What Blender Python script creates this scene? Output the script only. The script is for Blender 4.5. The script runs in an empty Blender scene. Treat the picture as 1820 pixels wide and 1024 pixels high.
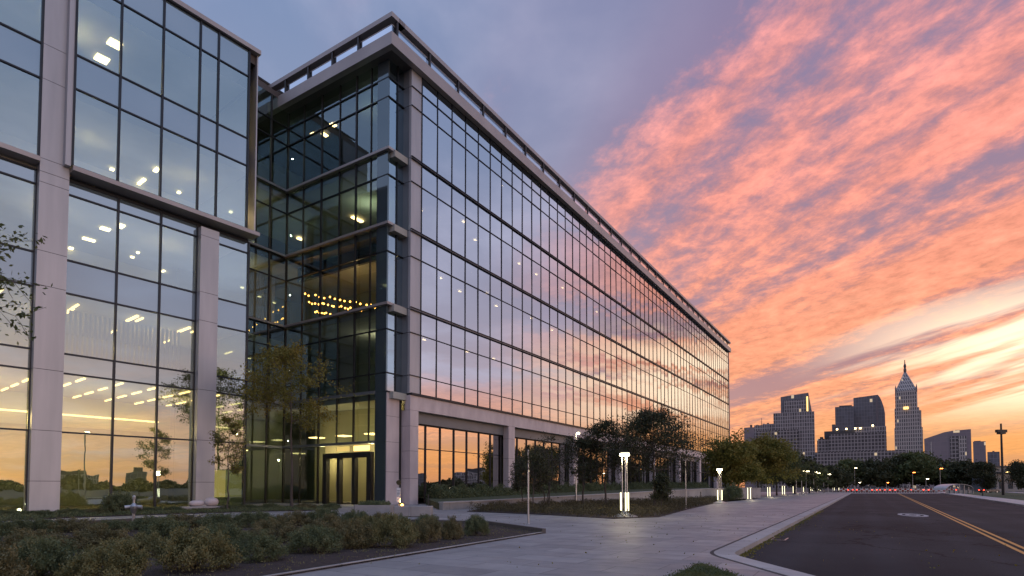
import bpy, math, random
import numpy as np
from mathutils import Vector
R = math.radians
random.seed(7); rng = np.random.default_rng(11)
sc = bpy.context.scene
COL = sc.collection

# ------------------------------------------------------------------ camera
F = 1027.0; HOR = 866.0; PITCH = R(2.2); H = 1.4
SHIFT = (HOR - 512) - F * math.tan(PITCH)
cam_d = bpy.data.cameras.new('camera'); cam = bpy.data.objects.new('camera', cam_d); COL.objects.link(cam)
cam.location = (0, 0, H); cam.rotation_euler = (R(90) + PITCH, 0, 0)
cam_d.sensor_fit = 'HORIZONTAL'; cam_d.sensor_width = 36; cam_d.lens = F / 1820 * 36
cam_d.shift_y = SHIFT / 1820; cam_d.clip_start = 0.1; cam_d.clip_end = 9000
sc.camera = cam

def ray(px, py):
    sx = (px - 910) / F; sy = (512 - py + SHIFT) / F
    c, s = math.cos(PITCH), math.sin(PITCH)
    return (sx, c - sy * s, s + sy * c)
def ground(px, py, z=0.0):
    d = ray(px, py); t = (z - H) / d[2]
    return (d[0] * t, d[1] * t)
def at_depth(px, py, Y):
    d = ray(px, py); t = Y / d[1]
    return (d[0] * t, Y, H + d[2] * t)

class Frame:                       # a building's own axes: x along its front, y into the building
    def __init__(s, O, az):
        s.O = O; s.ex = (math.sin(az), math.cos(az)); s.ey = (-math.cos(az), math.sin(az)); s.rot = math.pi / 2 - az
    def hit_y(s, k, px, py=HOR):
        d = ray(px, py); dy = d[0] * s.ey[0] + d[1] * s.ey[1]; o = s.O[0] * s.ey[0] + s.O[1] * s.ey[1]
        t = (o + k) / dy
        x = (d[0] * t - s.O[0]) * s.ex[0] + (d[1] * t - s.O[1]) * s.ex[1]
        return x, H + d[2] * t
    def hit_x(s, k, px, py=HOR):
        d = ray(px, py); dx = d[0] * s.ex[0] + d[1] * s.ex[1]; o = s.O[0] * s.ex[0] + s.O[1] * s.ex[1]
        t = (o + k) / dx
        y = (d[0] * t - s.O[0]) * s.ey[0] + (d[1] * t - s.O[1]) * s.ey[1]
        return y, H + d[2] * t
    def world(s, x, y, z=0):
        return (s.O[0] + x * s.ex[0] + y * s.ey[0], s.O[1] + x * s.ex[1] + y * s.ey[1], z)

# ------------------------------------------------------------------ objects
def tag(o, label=None, cat=None, group=None, kind=None):
    if label: o['label'] = label
    if cat: o['category'] = cat
    if group: o['group'] = group
    if kind: o['kind'] = kind
    return o
def empty(name, loc=(0, 0, 0), rz=0.0, label=None, cat=None, group=None):
    o = bpy.data.objects.new(name, None); COL.objects.link(o); o.location = loc; o.rotation_euler = (0, 0, rz)
    o.empty_display_size = .3
    return tag(o, label, cat, group)
class MB:
    def __init__(s): s.v = []; s.f = []; s.m = []
    def face(s, pts, m=0):
        n = len(s.v); s.v += [tuple(p) for p in pts]; s.f.append(tuple(range(n, n + len(pts)))); s.m.append(m)
    def hexa(s, p, m=0):           # 8 points, bottom ring then top ring
        n = len(s.v); s.v += [tuple(q) for q in p]
        for f in ((3, 2, 1, 0), (4, 5, 6, 7), (0, 1, 5, 4), (1, 2, 6, 5), (2, 3, 7, 6), (3, 0, 4, 7)):
            s.f.append(tuple(n + i for i in f)); s.m.append(m)
    def box(s, x0, x1, y0, y1, z0, z1, m=0):
        if x0 > x1: x0, x1 = x1, x0
        if y0 > y1: y0, y1 = y1, y0
        if z0 > z1: z0, z1 = z1, z0
        s.hexa([(x0, y0, z0), (x1, y0, z0), (x1, y1, z0), (x0, y1, z0), (x0, y0, z1), (x1, y0, z1), (x1, y1, z1), (x0, y1, z1)], m)
        return s
    def tube(s, a, b, r0, r1=None, n=8, m=0, cap=True):
        r1 = r0 if r1 is None else r1
        a = Vector(a); b = Vector(b); d = (b - a)
        if d.length < 1e-6: return s
        d.normalize(); u = d.orthogonal().normalized(); w = d.cross(u); k = len(s.v)
        for c, r in ((a, r0), (b, r1)):
            for i in range(n):
                t = 2 * math.pi * i / n; s.v.append(tuple(c + u * (r * math.cos(t)) + w * (r * math.sin(t))))
        for i in range(n):
            j = (i + 1) % n; s.f.append((k + i, k + j, k + n + j, k + n + i)); s.m.append(m)
        if cap:
            s.f.append(tuple(k + n - 1 - i for i in range(n))); s.m.append(m)
            s.f.append(tuple(k + n + i for i in range(n))); s.m.append(m)
        return s
    def lathe(s, prof, n=16, c=(0, 0), m=0):   # prof: [(r, z)...]
        k = len(s.v)
        for r, z in prof:
            for i in range(n):
                t = 2 * math.pi * i / n; s.v.append((c[0] + r * math.cos(t), c[1] + r * math.sin(t), z))
        for q in range(len(prof) - 1):
            for i in range(n):
                j = (i + 1) % n
                s.f.append((k + q * n + i, k + q * n + j, k + (q + 1) * n + j, k + (q + 1) * n + i)); s.m.append(m)
        s.f.append(tuple(k + n - 1 - i for i in range(n))); s.m.append(m)
        s.f.append(tuple(k + (len(prof) - 1) * n + i for i in range(n))); s.m.append(m)
        return s
    def prism(s, poly, z0, z1, m=0):           # poly counter-clockwise in xy
        k = len(s.v); n = len(poly)
        s.v += [(p[0], p[1], z0) for p in poly] + [(p[0], p[1], z1) for p in poly]
        s.f.append(tuple(k + n - 1 - i for i in range(n))); s.m.append(m)
        s.f.append(tuple(k + n + i for i in range(n))); s.m.append(m)
        for i in range(n):
            j = (i + 1) % n; s.f.append((k + i, k + j, k + n + j, k + n + i)); s.m.append(m)
        return s
    def build(s, name, mats, parent=None, smooth=False, bevel=0.0, loc=None):
        me = bpy.data.meshes.new(name); me.from_pydata(s.v, [], s.f)
        if not isinstance(mats, (list, tuple)): mats = [mats]
        for m in mats: me.materials.append(m)
        if any(s.m): me.polygons.foreach_set('material_index', s.m)
        if smooth: me.polygons.foreach_set('use_smooth', [True] * len(s.f))
        me.update()
        o = bpy.data.objects.new(name, me); COL.objects.link(o)
        if parent: o.parent = parent
        if loc: o.location = loc
        if bevel:
            b = o.modifiers.new('bevel', 'BEVEL'); b.width = bevel; b.segments = 2; b.limit_method = 'ANGLE'
        return o
def kids(o): return [c for c in list(COL.objects) if c.parent == o]
def copy_tree(o, ch=None, parent=None):
    c = o.copy(); COL.objects.link(c)
    if parent: c.parent = parent
    if ch is None: ch = tree_of(o)
    for k, sub in ch: copy_tree(k, sub, c)
    return c
def tree_of(o): return [(k, tree_of(k)) for k in kids(o)]

# ------------------------------------------------------------------ materials
def newmat(name):
    m = bpy.data.materials.new(name); m.use_nodes = True; m.node_tree.nodes.clear()
    return m, m.node_tree.nodes, m.node_tree.links
def out(nt_nodes, links, sock):
    o = nt_nodes.new('ShaderNodeOutputMaterial'); links.new(sock, o.inputs['Surface'])
def ramp(N, stops):
    r = N.new('ShaderNodeValToRGB'); e = r.color_ramp.elements
    while len(e) > 1: e.remove(e[0])
    e[0].position = stops[0][0]; e[0].color = (*stops[0][1], 1)
    for p, c in stops[1:]:
        k = e.new(p); k.color = (*c, 1)
    return r
def rough(name, c0, c1, scale=3.0, rgh=.6, metal=0.0, bump=0.0, bscale=30.0, detail=5, spec=.5, stretch=(1, 1, 1), coord='Object', trans=0.0):
    m, N, L = newmat(name)
    p = N.new('ShaderNodeBsdfPrincipled'); tc = N.new('ShaderNodeTexCoord'); mp = N.new('ShaderNodeMapping')
    mp.inputs['Scale'].default_value = stretch
    L.new(tc.outputs[coord], mp.inputs['Vector'])
    n = N.new('ShaderNodeTexNoise'); n.inputs['Scale'].default_value = scale; n.inputs['Detail'].default_value = detail
    L.new(mp.outputs[0], n.inputs['Vector'])
    r = ramp(N, [(.3, c0), (.7, c1)]); L.new(n.outputs['Fac'], r.inputs[0]); L.new(r.outputs[0], p.inputs['Base Color'])
    p.inputs['Roughness'].default_value = rgh; p.inputs['Metallic'].default_value = metal
    p.inputs['Specular IOR Level'].default_value = spec
    if bump:
        n2 = N.new('ShaderNodeTexNoise'); n2.inputs['Scale'].default_value = bscale; n2.inputs['Detail'].default_value = 6
        L.new(tc.outputs[coord], n2.inputs['Vector'])
        b = N.new('ShaderNodeBump'); b.inputs['Strength'].default_value = bump; b.inputs['Distance'].default_value = .02
        L.new(n2.outputs['Fac'], b.inputs['Height']); L.new(b.outputs[0], p.inputs['Normal'])
    s = p.outputs[0]
    out(N, L, s); return m
def asphalt(name):
    m, N, L = newmat(name)
    p = N.new('ShaderNodeBsdfPrincipled'); tc = N.new('ShaderNodeTexCoord')
    def nz(sc_, det, rg=.6):
        n = N.new('ShaderNodeTexNoise'); n.inputs['Scale'].default_value = sc_; n.inputs['Detail'].default_value = det; n.inputs['Roughness'].default_value = rg
        L.new(tc.outputs['Object'], n.inputs['Vector']); return n
    def mul(a, b):
        x = N.new('ShaderNodeMix'); x.data_type = 'RGBA'; x.blend_type = 'MULTIPLY'; x.inputs[0].default_value = 1; L.new(a, x.inputs[6]); L.new(b, x.inputs[7]); return x.outputs[2]
    r1 = ramp(N, [(.32, (.020, .022, .026)), (.68, (.044, .045, .049))]); L.new(nz(.16, 5).outputs['Fac'], r1.inputs[0])
    r2 = ramp(N, [(.35, (.6, .6, .6)), (.65, (1.5, 1.5, 1.5))]); L.new(nz(70, 3).outputs['Fac'], r2.inputs[0])
    v = N.new('ShaderNodeTexVoronoi'); v.feature = 'DISTANCE_TO_EDGE'; v.inputs['Scale'].default_value = .16
    ad = N.new('ShaderNodeVectorMath'); ad.operation = 'ADD'; L.new(tc.outputs['Object'], ad.inputs[0])
    sc_ = N.new('ShaderNodeVectorMath'); sc_.operation = 'SCALE'; sc_.inputs['Scale'].default_value = 2.2; L.new(nz(.9, 6, .7).outputs['Color'], sc_.inputs[0]); L.new(sc_.outputs[0], ad.inputs[1]); L.new(ad.outputs[0], v.inputs['Vector'])
    r3 = ramp(N, [(0, (.25, .25, .25)), (.006, (.3, .3, .3)), (.012, (1, 1, 1))]); L.new(v.outputs['Distance'], r3.inputs[0])
    sp = N.new('ShaderNodeMapping'); sp.inputs['Rotation'].default_value = (0, 0, R(31.2)); L.new(tc.outputs['Object'], sp.inputs['Vector'])
    sx = N.new('ShaderNodeSeparateXYZ'); L.new(sp.outputs[0], sx.inputs[0])
    w = N.new('ShaderNodeMath'); w.operation = 'SINE'; mm = N.new('ShaderNodeMath'); mm.operation = 'MULTIPLY'; mm.inputs[1].default_value = 3.3; L.new(sx.outputs[0], mm.inputs[0]); L.new(mm.outputs[0], w.inputs[0])
    r4 = ramp(N, [(.0, (.86, .86, .86)), (1, (1.06, 1.06, 1.06))]); L.new(w.outputs[0], r4.inputs[0])
    c = mul(mul(mul(r1.outputs[0], r2.outputs[0]), r3.outputs[0]), r4.outputs[0]); L.new(c, p.inputs['Base Color'])
    p.inputs['Roughness'].default_value = .8; p.inputs['Specular IOR Level'].default_value = .1
    b = N.new('ShaderNodeBump'); b.inputs['Strength'].default_value = .5; b.inputs['Distance'].default_value = .01; L.new(nz(150, 4).outputs['Fac'], b.inputs['Height']); L.new(b.outputs[0], p.inputs['Normal'])
    out(N, L, p.outputs[0]); return m
def emit(name, col, st):
    m, N, L = newmat(name); e = N.new('ShaderNodeEmission'); e.inputs[0].default_value = (*col, 1); e.inputs[1].default_value = st
    out(N, L, e.outputs[0]); return m
def glass(name, refl, rc, tc_, wav=.0003, rgh=.0):
    m, N, L = newmat(name)
    g = N.new('ShaderNodeBsdfGlossy'); g.inputs['Color'].default_value = (*rc, 1); g.inputs['Roughness'].default_value = rgh
    t = N.new('ShaderNodeBsdfTransparent'); t.inputs['Color'].default_value = (*tc_, 1)
    fr = N.new('ShaderNodeFresnel'); fr.inputs['IOR'].default_value = 1.55
    ma = N.new('ShaderNodeMath'); ma.operation = 'MULTIPLY_ADD'; ma.inputs[1].default_value = 1 - refl; ma.inputs[2].default_value = refl
    L.new(fr.outputs[0], ma.inputs[0])
    tx = N.new('ShaderNodeTexCoord'); n = N.new('ShaderNodeTexNoise'); n.inputs['Scale'].default_value = .55; n.inputs['Detail'].default_value = 2
    L.new(tx.outputs['Object'], n.inputs['Vector'])
    b = N.new('ShaderNodeBump'); b.inputs['Strength'].default_value = 1; b.inputs['Distance'].default_value = wav * 10
    L.new(n.outputs['Fac'], b.inputs['Height']); L.new(b.outputs[0], g.inputs['Normal'])
    mx = N.new('ShaderNodeMixShader'); L.new(ma.outputs[0], mx.inputs[0]); L.new(t.outputs[0], mx.inputs[1]); L.new(g.outputs[0], mx.inputs[2])
    out(N, L, mx.outputs[0]); return m
def spandrel(name, base, refl, rc):
    m, N, L = newmat(name)
    g = N.new('ShaderNodeBsdfGlossy'); g.inputs['Color'].default_value = (*rc, 1); g.inputs['Roughness'].default_value = .04
    d = N.new('ShaderNodeBsdfDiffuse'); d.inputs['Color'].default_value = (*base, 1)
    fr = N.new('ShaderNodeFresnel'); fr.inputs['IOR'].default_value = 1.5
    ma = N.new('ShaderNodeMath'); ma.operation = 'MULTIPLY_ADD'; ma.inputs[1].default_value = 1 - refl; ma.inputs[2].default_value = refl
    L.new(fr.outputs[0], ma.inputs[0])
    mx = N.new('ShaderNodeMixShader'); L.new(ma.outputs[0], mx.inputs[0]); L.new(d.outputs[0], mx.inputs[1]); L.new(g.outputs[0], mx.inputs[2])
    out(N, L, mx.outputs[0]); return m
def slabs(name, c0, c1, mortar, w, h, rot, msize=.008, rgh=.7, bump=.4):
    m, N, L = newmat(name)
    p = N.new('ShaderNodeBsdfPrincipled'); tc = N.new('ShaderNodeTexCoord'); mp = N.new('ShaderNodeMapping')
    mp.inputs['Rotation'].default_value = (0, 0, rot); L.new(tc.outputs['Object'], mp.inputs['Vector'])
    b = N.new('ShaderNodeTexBrick'); L.new(mp.outputs[0], b.inputs['Vector'])
    b.inputs['Color1'].default_value = (*c0, 1); b.inputs['Color2'].default_value = (*c1, 1); b.inputs['Mortar'].default_value = (*mortar, 1)
    b.inputs['Scale'].default_value = 1; b.inputs['Mortar Size'].default_value = msize; b.inputs['Brick Width'].default_value = w; b.inputs['Row Height'].default_value = h
    b.inputs['Mortar Smooth'].default_value = .3
    n = N.new('ShaderNodeTexNoise'); n.inputs['Scale'].default_value = .6; n.inputs['Detail'].default_value = 8; n.inputs['Roughness'].default_value = .65
    L.new(tc.outputs['Object'], n.inputs['Vector'])
    r = ramp(N, [(.3, (.72, .72, .72)), (.7, (1.12, 1.1, 1.08))]); L.new(n.outputs['Fac'], r.inputs[0])
    mx = N.new('ShaderNodeMix'); mx.data_type = 'RGBA'; mx.blend_type = 'MULTIPLY'; mx.inputs[0].default_value = 1
    L.new(b.outputs['Color'], mx.inputs[6]); L.new(r.outputs[0], mx.inputs[7]); L.new(mx.outputs[2], p.inputs['Base Color'])
    n2 = N.new('ShaderNodeTexNoise'); n2.inputs['Scale'].default_value = 1.7; n2.inputs['Detail'].default_value = 4; L.new(tc.outputs['Object'], n2.inputs['Vector'])
    r2 = ramp(N, [(.35, (rgh - .22,) * 3), (.7, (rgh,) * 3)]); L.new(n2.outputs['Fac'], r2.inputs[0]); L.new(r2.outputs[0], p.inputs['Roughness'])
    n3 = N.new('ShaderNodeTexNoise'); n3.inputs['Scale'].default_value = 60; n3.inputs['Detail'].default_value = 4; L.new(tc.outputs['Object'], n3.inputs['Vector'])
    ad = N.new('ShaderNodeMath'); ad.operation = 'MULTIPLY_ADD'; ad.inputs[1].default_value = -1.5
    L.new(b.outputs['Fac'], ad.inputs[0]); L.new(n3.outputs['Fac'], ad.inputs[2])
    bp = N.new('ShaderNodeBump'); bp.inputs['Strength'].default_value = bump; bp.inputs['Distance'].default_value = .006
    L.new(ad.outputs[0], bp.inputs['Height']); L.new(bp.outputs[0], p.inputs['Normal'])
    out(N, L, p.outputs[0]); return m
def foliage(name, a, b, c, scale=1.2, trans=.25):
    m, N, L = newmat(name)
    p = N.new('ShaderNodeBsdfPrincipled'); tc = N.new('ShaderNodeTexCoord')
    n = N.new('ShaderNodeTexNoise'); n.inputs['Scale'].default_value = scale; n.inputs['Detail'].default_value = 6; n.inputs['Roughness'].default_value = .7
    L.new(tc.outputs['Object'], n.inputs['Vector'])
    r = ramp(N, [(.3, a), (.5, b), (.72, c)]); L.new(n.outputs['Fac'], r.inputs[0]); L.new(r.outputs[0], p.inputs['Base Color'])
    p.inputs['Roughness'].default_value = .6; p.inputs['Specular IOR Level'].default_value = .25
    t = N.new('ShaderNodeBsdfTranslucent'); L.new(r.outputs[0], t.inputs[0])
    mx = N.new('ShaderNodeMixShader'); mx.inputs[0].default_value = trans; L.new(p.outputs[0], mx.inputs[1]); L.new(t.outputs[0], mx.inputs[2])
    out(N, L, mx.outputs[0]); return m
def city(name, wall, win, bandc, bw, bh, msize, lit=.04, litc=(1, .75, .45), lits=.6, gl=.35):
    """facade of a far tower: storeys and windows as its surface pattern, a few windows lit"""
    m, N, L = newmat(name)
    p = N.new('ShaderNodeBsdfPrincipled'); tc = N.new('ShaderNodeTexCoord'); sx = N.new('ShaderNodeSeparateXYZ'); cx = N.new('ShaderNodeCombineXYZ')
    L.new(tc.outputs['Object'], sx.inputs[0]); ad = N.new('ShaderNodeMath'); ad.operation = 'ADD'
    L.new(sx.outputs[0], ad.inputs[0]); L.new(sx.outputs[1], ad.inputs[1]); L.new(ad.outputs[0], cx.inputs[0]); L.new(sx.outputs[2], cx.inputs[1])
    b = N.new('ShaderNodeTexBrick'); L.new(cx.outputs[0], b.inputs['Vector']); b.offset = 0.0
    b.inputs['Color1'].default_value = (*win, 1); b.inputs['Color2'].default_value = (*wall, 1); b.inputs['Mortar'].default_value = (*bandc, 1)
    b.inputs['Scale'].default_value = 1; b.inputs['Mortar Size'].default_value = msize; b.inputs['Brick Width'].default_value = bw; b.inputs['Row Height'].default_value = bh
    b.inputs['Mortar Smooth'].default_value = .0
    L.new(b.outputs['Color'], p.inputs['Base Color']); p.inputs['Roughness'].default_value = gl
    sn = N.new('ShaderNodeVectorMath'); sn.operation = 'SNAP'; sn.inputs[1].default_value = (bw, bh, 1); L.new(cx.outputs[0], sn.inputs[0])
    w = N.new('ShaderNodeTexWhiteNoise'); w.noise_dimensions = '2D'; L.new(sn.outputs[0], w.inputs['Vector'])
    lt = N.new('ShaderNodeMath'); lt.operation = 'LESS_THAN'; lt.inputs[1].default_value = lit; L.new(w.outputs['Value'], lt.inputs[0])
    iv = N.new('ShaderNodeMath'); iv.operation = 'SUBTRACT'; iv.inputs[0].default_value = 1; L.new(b.outputs['Fac'], iv.inputs[1])
    mu = N.new('ShaderNodeMath'); mu.operation = 'MULTIPLY'; L.new(lt.outputs[0], mu.inputs[0]); L.new(iv.outputs[0], mu.inputs[1])
    m2 = N.new('ShaderNodeMath'); m2.operation = 'MULTIPLY'; m2.inputs[1].default_value = lits; L.new(mu.outputs[0], m2.inputs[0])
    p.inputs['Emission Color'].default_value = (*litc, 1); L.new(m2.outputs[0], p.inputs['Emission Strength'])
    out(N, L, p.outputs[0]); return m

M = {}
M['clad'] = rough('pale_metal_cladding', (.38, .39, .405), (.47, .475, .49), .8, .42, .3, .03, 6, stretch=(2, 2, .25))
M['clad_dark'] = rough('grey_metal_cladding', (.16, .18, .2), (.2, .22, .24), .5, .45, .4)
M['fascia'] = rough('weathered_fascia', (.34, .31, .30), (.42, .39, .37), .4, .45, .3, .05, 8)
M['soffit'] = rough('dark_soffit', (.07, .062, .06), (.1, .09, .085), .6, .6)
M['stone'] = rough('pale_stone_panels', (.48, .42, .42), (.62, .55, .54), .9, .55, 0, .05, 12, stretch=(1.5, 1.5, .5))
M['mull'] = rough('dark_mullion_metal', (.02, .025, .032), (.03, .035, .042), 1, .4, .5)
M['mull_l'] = rough('grey_transom_metal', (.2, .2, .21), (.26, .26, .27), 1, .4, .5)
M['joint'] = rough('joint_black', (.02, .02, .022), (.03, .03, .03), 1, .8)
M['black'] = rough('black_metal', (.012, .012, .013), (.02, .02, .02), 2, .5)
M['steel'] = rough('galvanised_steel', (.3, .31, .32), (.42, .43, .44), 2, .35, .7)
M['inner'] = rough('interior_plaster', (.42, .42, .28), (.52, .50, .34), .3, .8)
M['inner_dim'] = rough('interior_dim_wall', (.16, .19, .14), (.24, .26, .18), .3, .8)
M['innerfloor'] = rough('interior_floor', (.12, .11, .09), (.2, .18, .14), .5, .5)
M['ceil'] = rough('interior_ceiling', (.35, .36, .32), (.42, .42, .38), .5, .8)
M['curtain'] = rough('curtain_cloth', (.5, .45, .32), (.62, .56, .42), 1.5, .8, stretch=(14, 14, .15))
M['blind'] = rough('vertical_blind_cloth', (.5, .52, .5), (.62, .62, .6), 1, .8)
M['pave'] = slabs('plaza_paving', (.205, .20, .20), (.30, .292, .288), (.12, .12, .12), 1.5, .75, R(31.2), .012)
M['walk'] = slabs('walk_paving', (.36, .35, .345), (.42, .41, .4), (.26, .25, .25), 3.0, 3.0, R(31.2))
M['asphalt'] = asphalt('asphalt')
M['kerb'] = slabs('kerb_concrete', (.30, .29, .28), (.40, .385, .37), (.10, .095, .09), 60, 1.8, R(31.2), .012, .8)
M['mulch'] = rough('bark_mulch', (.018, .012, .01), (.05, .032, .026), 9, .95, 0, 1.0, 40, 9)
M['lawn'] = rough('short_grass_ground', (.035, .05, .02), (.06, .075, .03), 3, .95, 0, 1, 60, 8)
M['earth'] = rough('dark_ground', (.035, .033, .028), (.06, .055, .045), .05, .95, 0, .5, 3, 8)
M['yellow'] = rough('worn_yellow_line', (.42, .19, .03), (.62, .3, .05), 6, .6, detail=8)
M['white'] = rough('white_enamel', (.7, .7, .7), (.8, .8, .8), 3, .4)
M['whitep'] = rough('worn_white_marking', (.2, .2, .2), (.5, .5, .5), 14, .7, detail=9)
M['bark'] = rough('grey_bark', (.05, .042, .036), (.11, .09, .075), 4, .9, 0, .8, 25, stretch=(1, 1, .2))
M['leaf_dark'] = foliage('dark_tree_leaves', (.022, .03, .016), (.05, .058, .026), (.10, .095, .042), .9, .2)
M['leaf_warm'] = foliage('autumn_green_leaves', (.09, .11, .025), (.19, .18, .04), (.34, .24, .055), .35, .3)
M['leaf_green'] = foliage('green_leaves', (.05, .075, .028), (.095, .12, .045), (.18, .17, .07), 1.2, .3)
M['shrub'] = foliage('olive_shrub_leaves', (.07, .075, .035), (.16, .15, .07), (.30, .24, .11), 2.2, .2)
M['shrub_g'] = foliage('green_shrub_leaves', (.055, .075, .038), (.12, .15, .07), (.22, .22, .11), 2.4, .2)
M['shrub_b'] = foliage('bronze_shrub_leaves', (.075, .085, .035), (.17, .17, .07), (.33, .28, .12), 2.2, .2)
M['redleaf'] = foliage('reddish_ground_cover', (.045, .042, .022), (.085, .075, .038), (.14, .11, .05), 1.5, .15)
M['glassA'] = glass('mirror_facade_glass', .68, (.86, .88, .91), (.42, .46, .5))
M['glassG'] = glass('storefront_glass', .72, (.95, .93, .9), (.4, .45, .5))
M['glassT'] = glass('tower_teal_glass', .22, (.62, .80, .86), (.74, .82, .76))
M['glassD'] = glass('door_glass', .1, (.8, .85, .8), (.95, .97, .86))
M['glassN'] = glass('corner_glass', .5, (.72, .88, .95), (.5, .58, .6))
M['glassL'] = glass('office_glass', .46, (.72, .86, .87), (.62, .72, .64))
M['spanA'] = spandrel('facade_spandrel', (.12, .13, .15), .55, (.8, .84, .9))
M['spanL'] = spandrel('office_spandrel', (.14, .20, .23), .35, (.72, .85, .92))
M['teal'] = spandrel('teal_corner_panel', (.06, .08, .09), .16, (.6, .75, .8))
M['rail'] = glass('balustrade_glass', .25, (.9, .95, 1), (.75, .8, .84))
M['strip'] = emit('linear_luminaire', (1, .66, .24), 6)
M['panel'] = emit('luminaire_panel', (1, .72, .34), 9)
M['down'] = emit('downlight_lens', (1, .68, .3), 8)
M['bulb'] = emit('festoon_bulb', (1, .42, .07), 14)
M['lamp'] = emit('street_lamp_lens', (1, .84, .5), 18)
M['tube'] = emit('bollard_tube', (1, .9, .55), 3.2)
M['amber'] = emit('amber_lens', (1, .22, .03), 26)
M['red'] = emit('red_lens', (1, .05, .02), 9)
M['warmsign'] = emit('door_transom_light', (1, .62, .2), 2.6)
M['warmroom'] = emit('backlit_panel', (1, .72, .22), .8)
M['frost'] = rough('frosted_door_glass', (.42, .46, .34), (.5, .52, .38), .5, .35)

# ------------------------------------------------------------------ sky
FILL_AZ, FILL_EL = 125.0, 4.0
GLOW_AZ = 46.0
def build_world():
    w = bpy.data.worlds.new('World'); sc.world = w; w.use_nodes = True
    N = w.node_tree.nodes; L = w.node_tree.links; N.clear()
    O = N.new('ShaderNodeOutputWorld')
    tc = N.new('ShaderNodeTexCoord'); sp = N.new('ShaderNodeSeparateXYZ'); L.new(tc.outputs['Generated'], sp.inputs[0])
    def m(op, a, b=None, c=None, clamp=False):
        n = N.new('ShaderNodeMath'); n.operation = op; n.use_clamp = clamp
        for i, v in enumerate((a, b, c)):
            if v is None: continue
            if isinstance(v, (int, float)): n.inputs[i].default_value = v
            else: L.new(v, n.inputs[i])
        return n.outputs[0]
    def sstep(x, e0, e1):
        n = N.new('ShaderNodeMapRange'); n.interpolation_type = 'SMOOTHSTEP'; L.new(x, n.inputs[0])
        n.inputs[1].default_value = e0; n.inputs[2].default_value = e1
        return n.outputs[0]
    def mix(f, a, b, typ='MIX'):
        n = N.new('ShaderNodeMix'); n.data_type = 'RGBA'; n.blend_type = typ
        if isinstance(f, (int, float)): n.inputs[0].default_value = f
        else: L.new(f, n.inputs[0])
        for i, v in ((6, a), (7, b)):
            if isinstance(v, tuple): n.inputs[i].default_value = (*v, 1)
            else: L.new(v, n.inputs[i])
        return n.outputs[2]
    X, Y, Z = sp.outputs
    el = m('MULTIPLY', m('ARCSINE', Z), 180 / math.pi)                  # elevation, degrees
    az = m('MULTIPLY', m('ARCTAN2', X, Y), 180 / math.pi)               # azimuth from +Y, degrees to the right
    zc = m('ADD', m('MAXIMUM', Z, 0), .10)
    sdir = R(-17)                                                        # the way the cloud streets run
    u0 = m('ADD', m('MULTIPLY', X, math.sin(sdir)), m('MULTIPLY', Y, math.cos(sdir)))
    v0 = m('SUBTRACT', m('MULTIPLY', X, math.cos(sdir)), m('MULTIPLY', Y, math.sin(sdir)))
    U = m('DIVIDE', u0, zc); V = m('DIVIDE', v0, zc)
    def vec(a, b, c=0.0):
        n = N.new('ShaderNodeCombineXYZ'); L.new(a, n.inputs[0]); L.new(b, n.inputs[1]); n.inputs[2].default_value = c
        return n.outputs[0]
    def noise(v, s, det=4, rg=.55, dist=0.0):
        n = N.new('ShaderNodeTexNoise'); L.new(v, n.inputs['Vector']); n.inputs['Scale'].default_value = s
        n.inputs['Detail'].default_value = det; n.inputs['Roughness'].default_value = rg; n.inputs['Distortion'].default_value = dist
        return n.outputs['Fac']
    wv = noise(vec(U, V, 3.1), .6, 3, .5)
    Vw = m('ADD', V, m('MULTIPLY', m('SUBTRACT', wv, .5), .22))
    Uw = m('ADD', U, m('MULTIPLY', m('SUBTRACT', wv, .5), .2))
    bands = noise(vec(m('MULTIPLY', U, .16), Vw, 1.7), 1.15, 3, .5)        # broad streets
    rip = noise(vec(m('MULTIPLY', Uw, .62), m('MULTIPLY', Vw, 1.9), 5.0), 2.6, 7, .58, .1)   # mackerel texture
    fine = noise(vec(m('MULTIPLY', Uw, 2.4), m('MULTIPLY', Vw, 2.9), 9.0), 5.2, 8, .68, .15)
    dens = m('ADD', m('ADD', m('MULTIPLY', bands, .86), m('MULTIPLY', rip, .24)), m('MULTIPLY', fine, .20))
    lit = sstep(m('SUBTRACT', dens, m('MULTIPLY', m('SUBTRACT', el, 8), .0016)), .545, .675)                                        # where the cloud catches the low light
    # clear colours by elevation, blue-grey side and sunset side
    def rampn(x, lo, hi, stops):
        mr = N.new('ShaderNodeMapRange'); L.new(x, mr.inputs[0]); mr.inputs[1].default_value = lo; mr.inputs[2].default_value = hi
        r = ramp(N, stops); L.new(mr.outputs[0], r.inputs[0]); return r.outputs[0]
    cool = rampn(el, 0, 60, [(0, (.50, .28, .22)), (.10, (.46, .33, .36)), (.25, (.37, .33, .42)), (.5, (.23, .275, .42)), (.75, (.16, .235, .42)), (1, (.13, .20, .38))])
    shade = rampn(el, 0, 50, [(0, (.62, .26, .15)), (.16, (.50, .25, .24)), (.36, (.36, .225, .29)), (.7, (.28, .215, .35)), (1, (.20, .20, .36))])
    glow = rampn(el, 0, 50, [(0, (.95, .33, .10)), (.1, (1.0, .40, .19)), (.28, (1.0, .36, .20)), (.5, (.95, .335, .25)), (.8, (.80, .31, .30)), (1, (.50, .27, .36))])
    tex = m('MULTIPLY', m('SUBTRACT', m('ADD', m('MULTIPLY', fine, .7), m('MULTIPLY', rip, .4)), .55), 1.9)
    gl2 = N.new('ShaderNodeVectorMath'); gl2.operation = 'SCALE'; L.new(glow, gl2.inputs[0]); L.new(m('ADD', 1, tex), gl2.inputs['Scale'])
    warm = mix(lit, shade, gl2.outputs[0])
    # sunset sector
    a1 = sstep(az, -6, 24)
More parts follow.
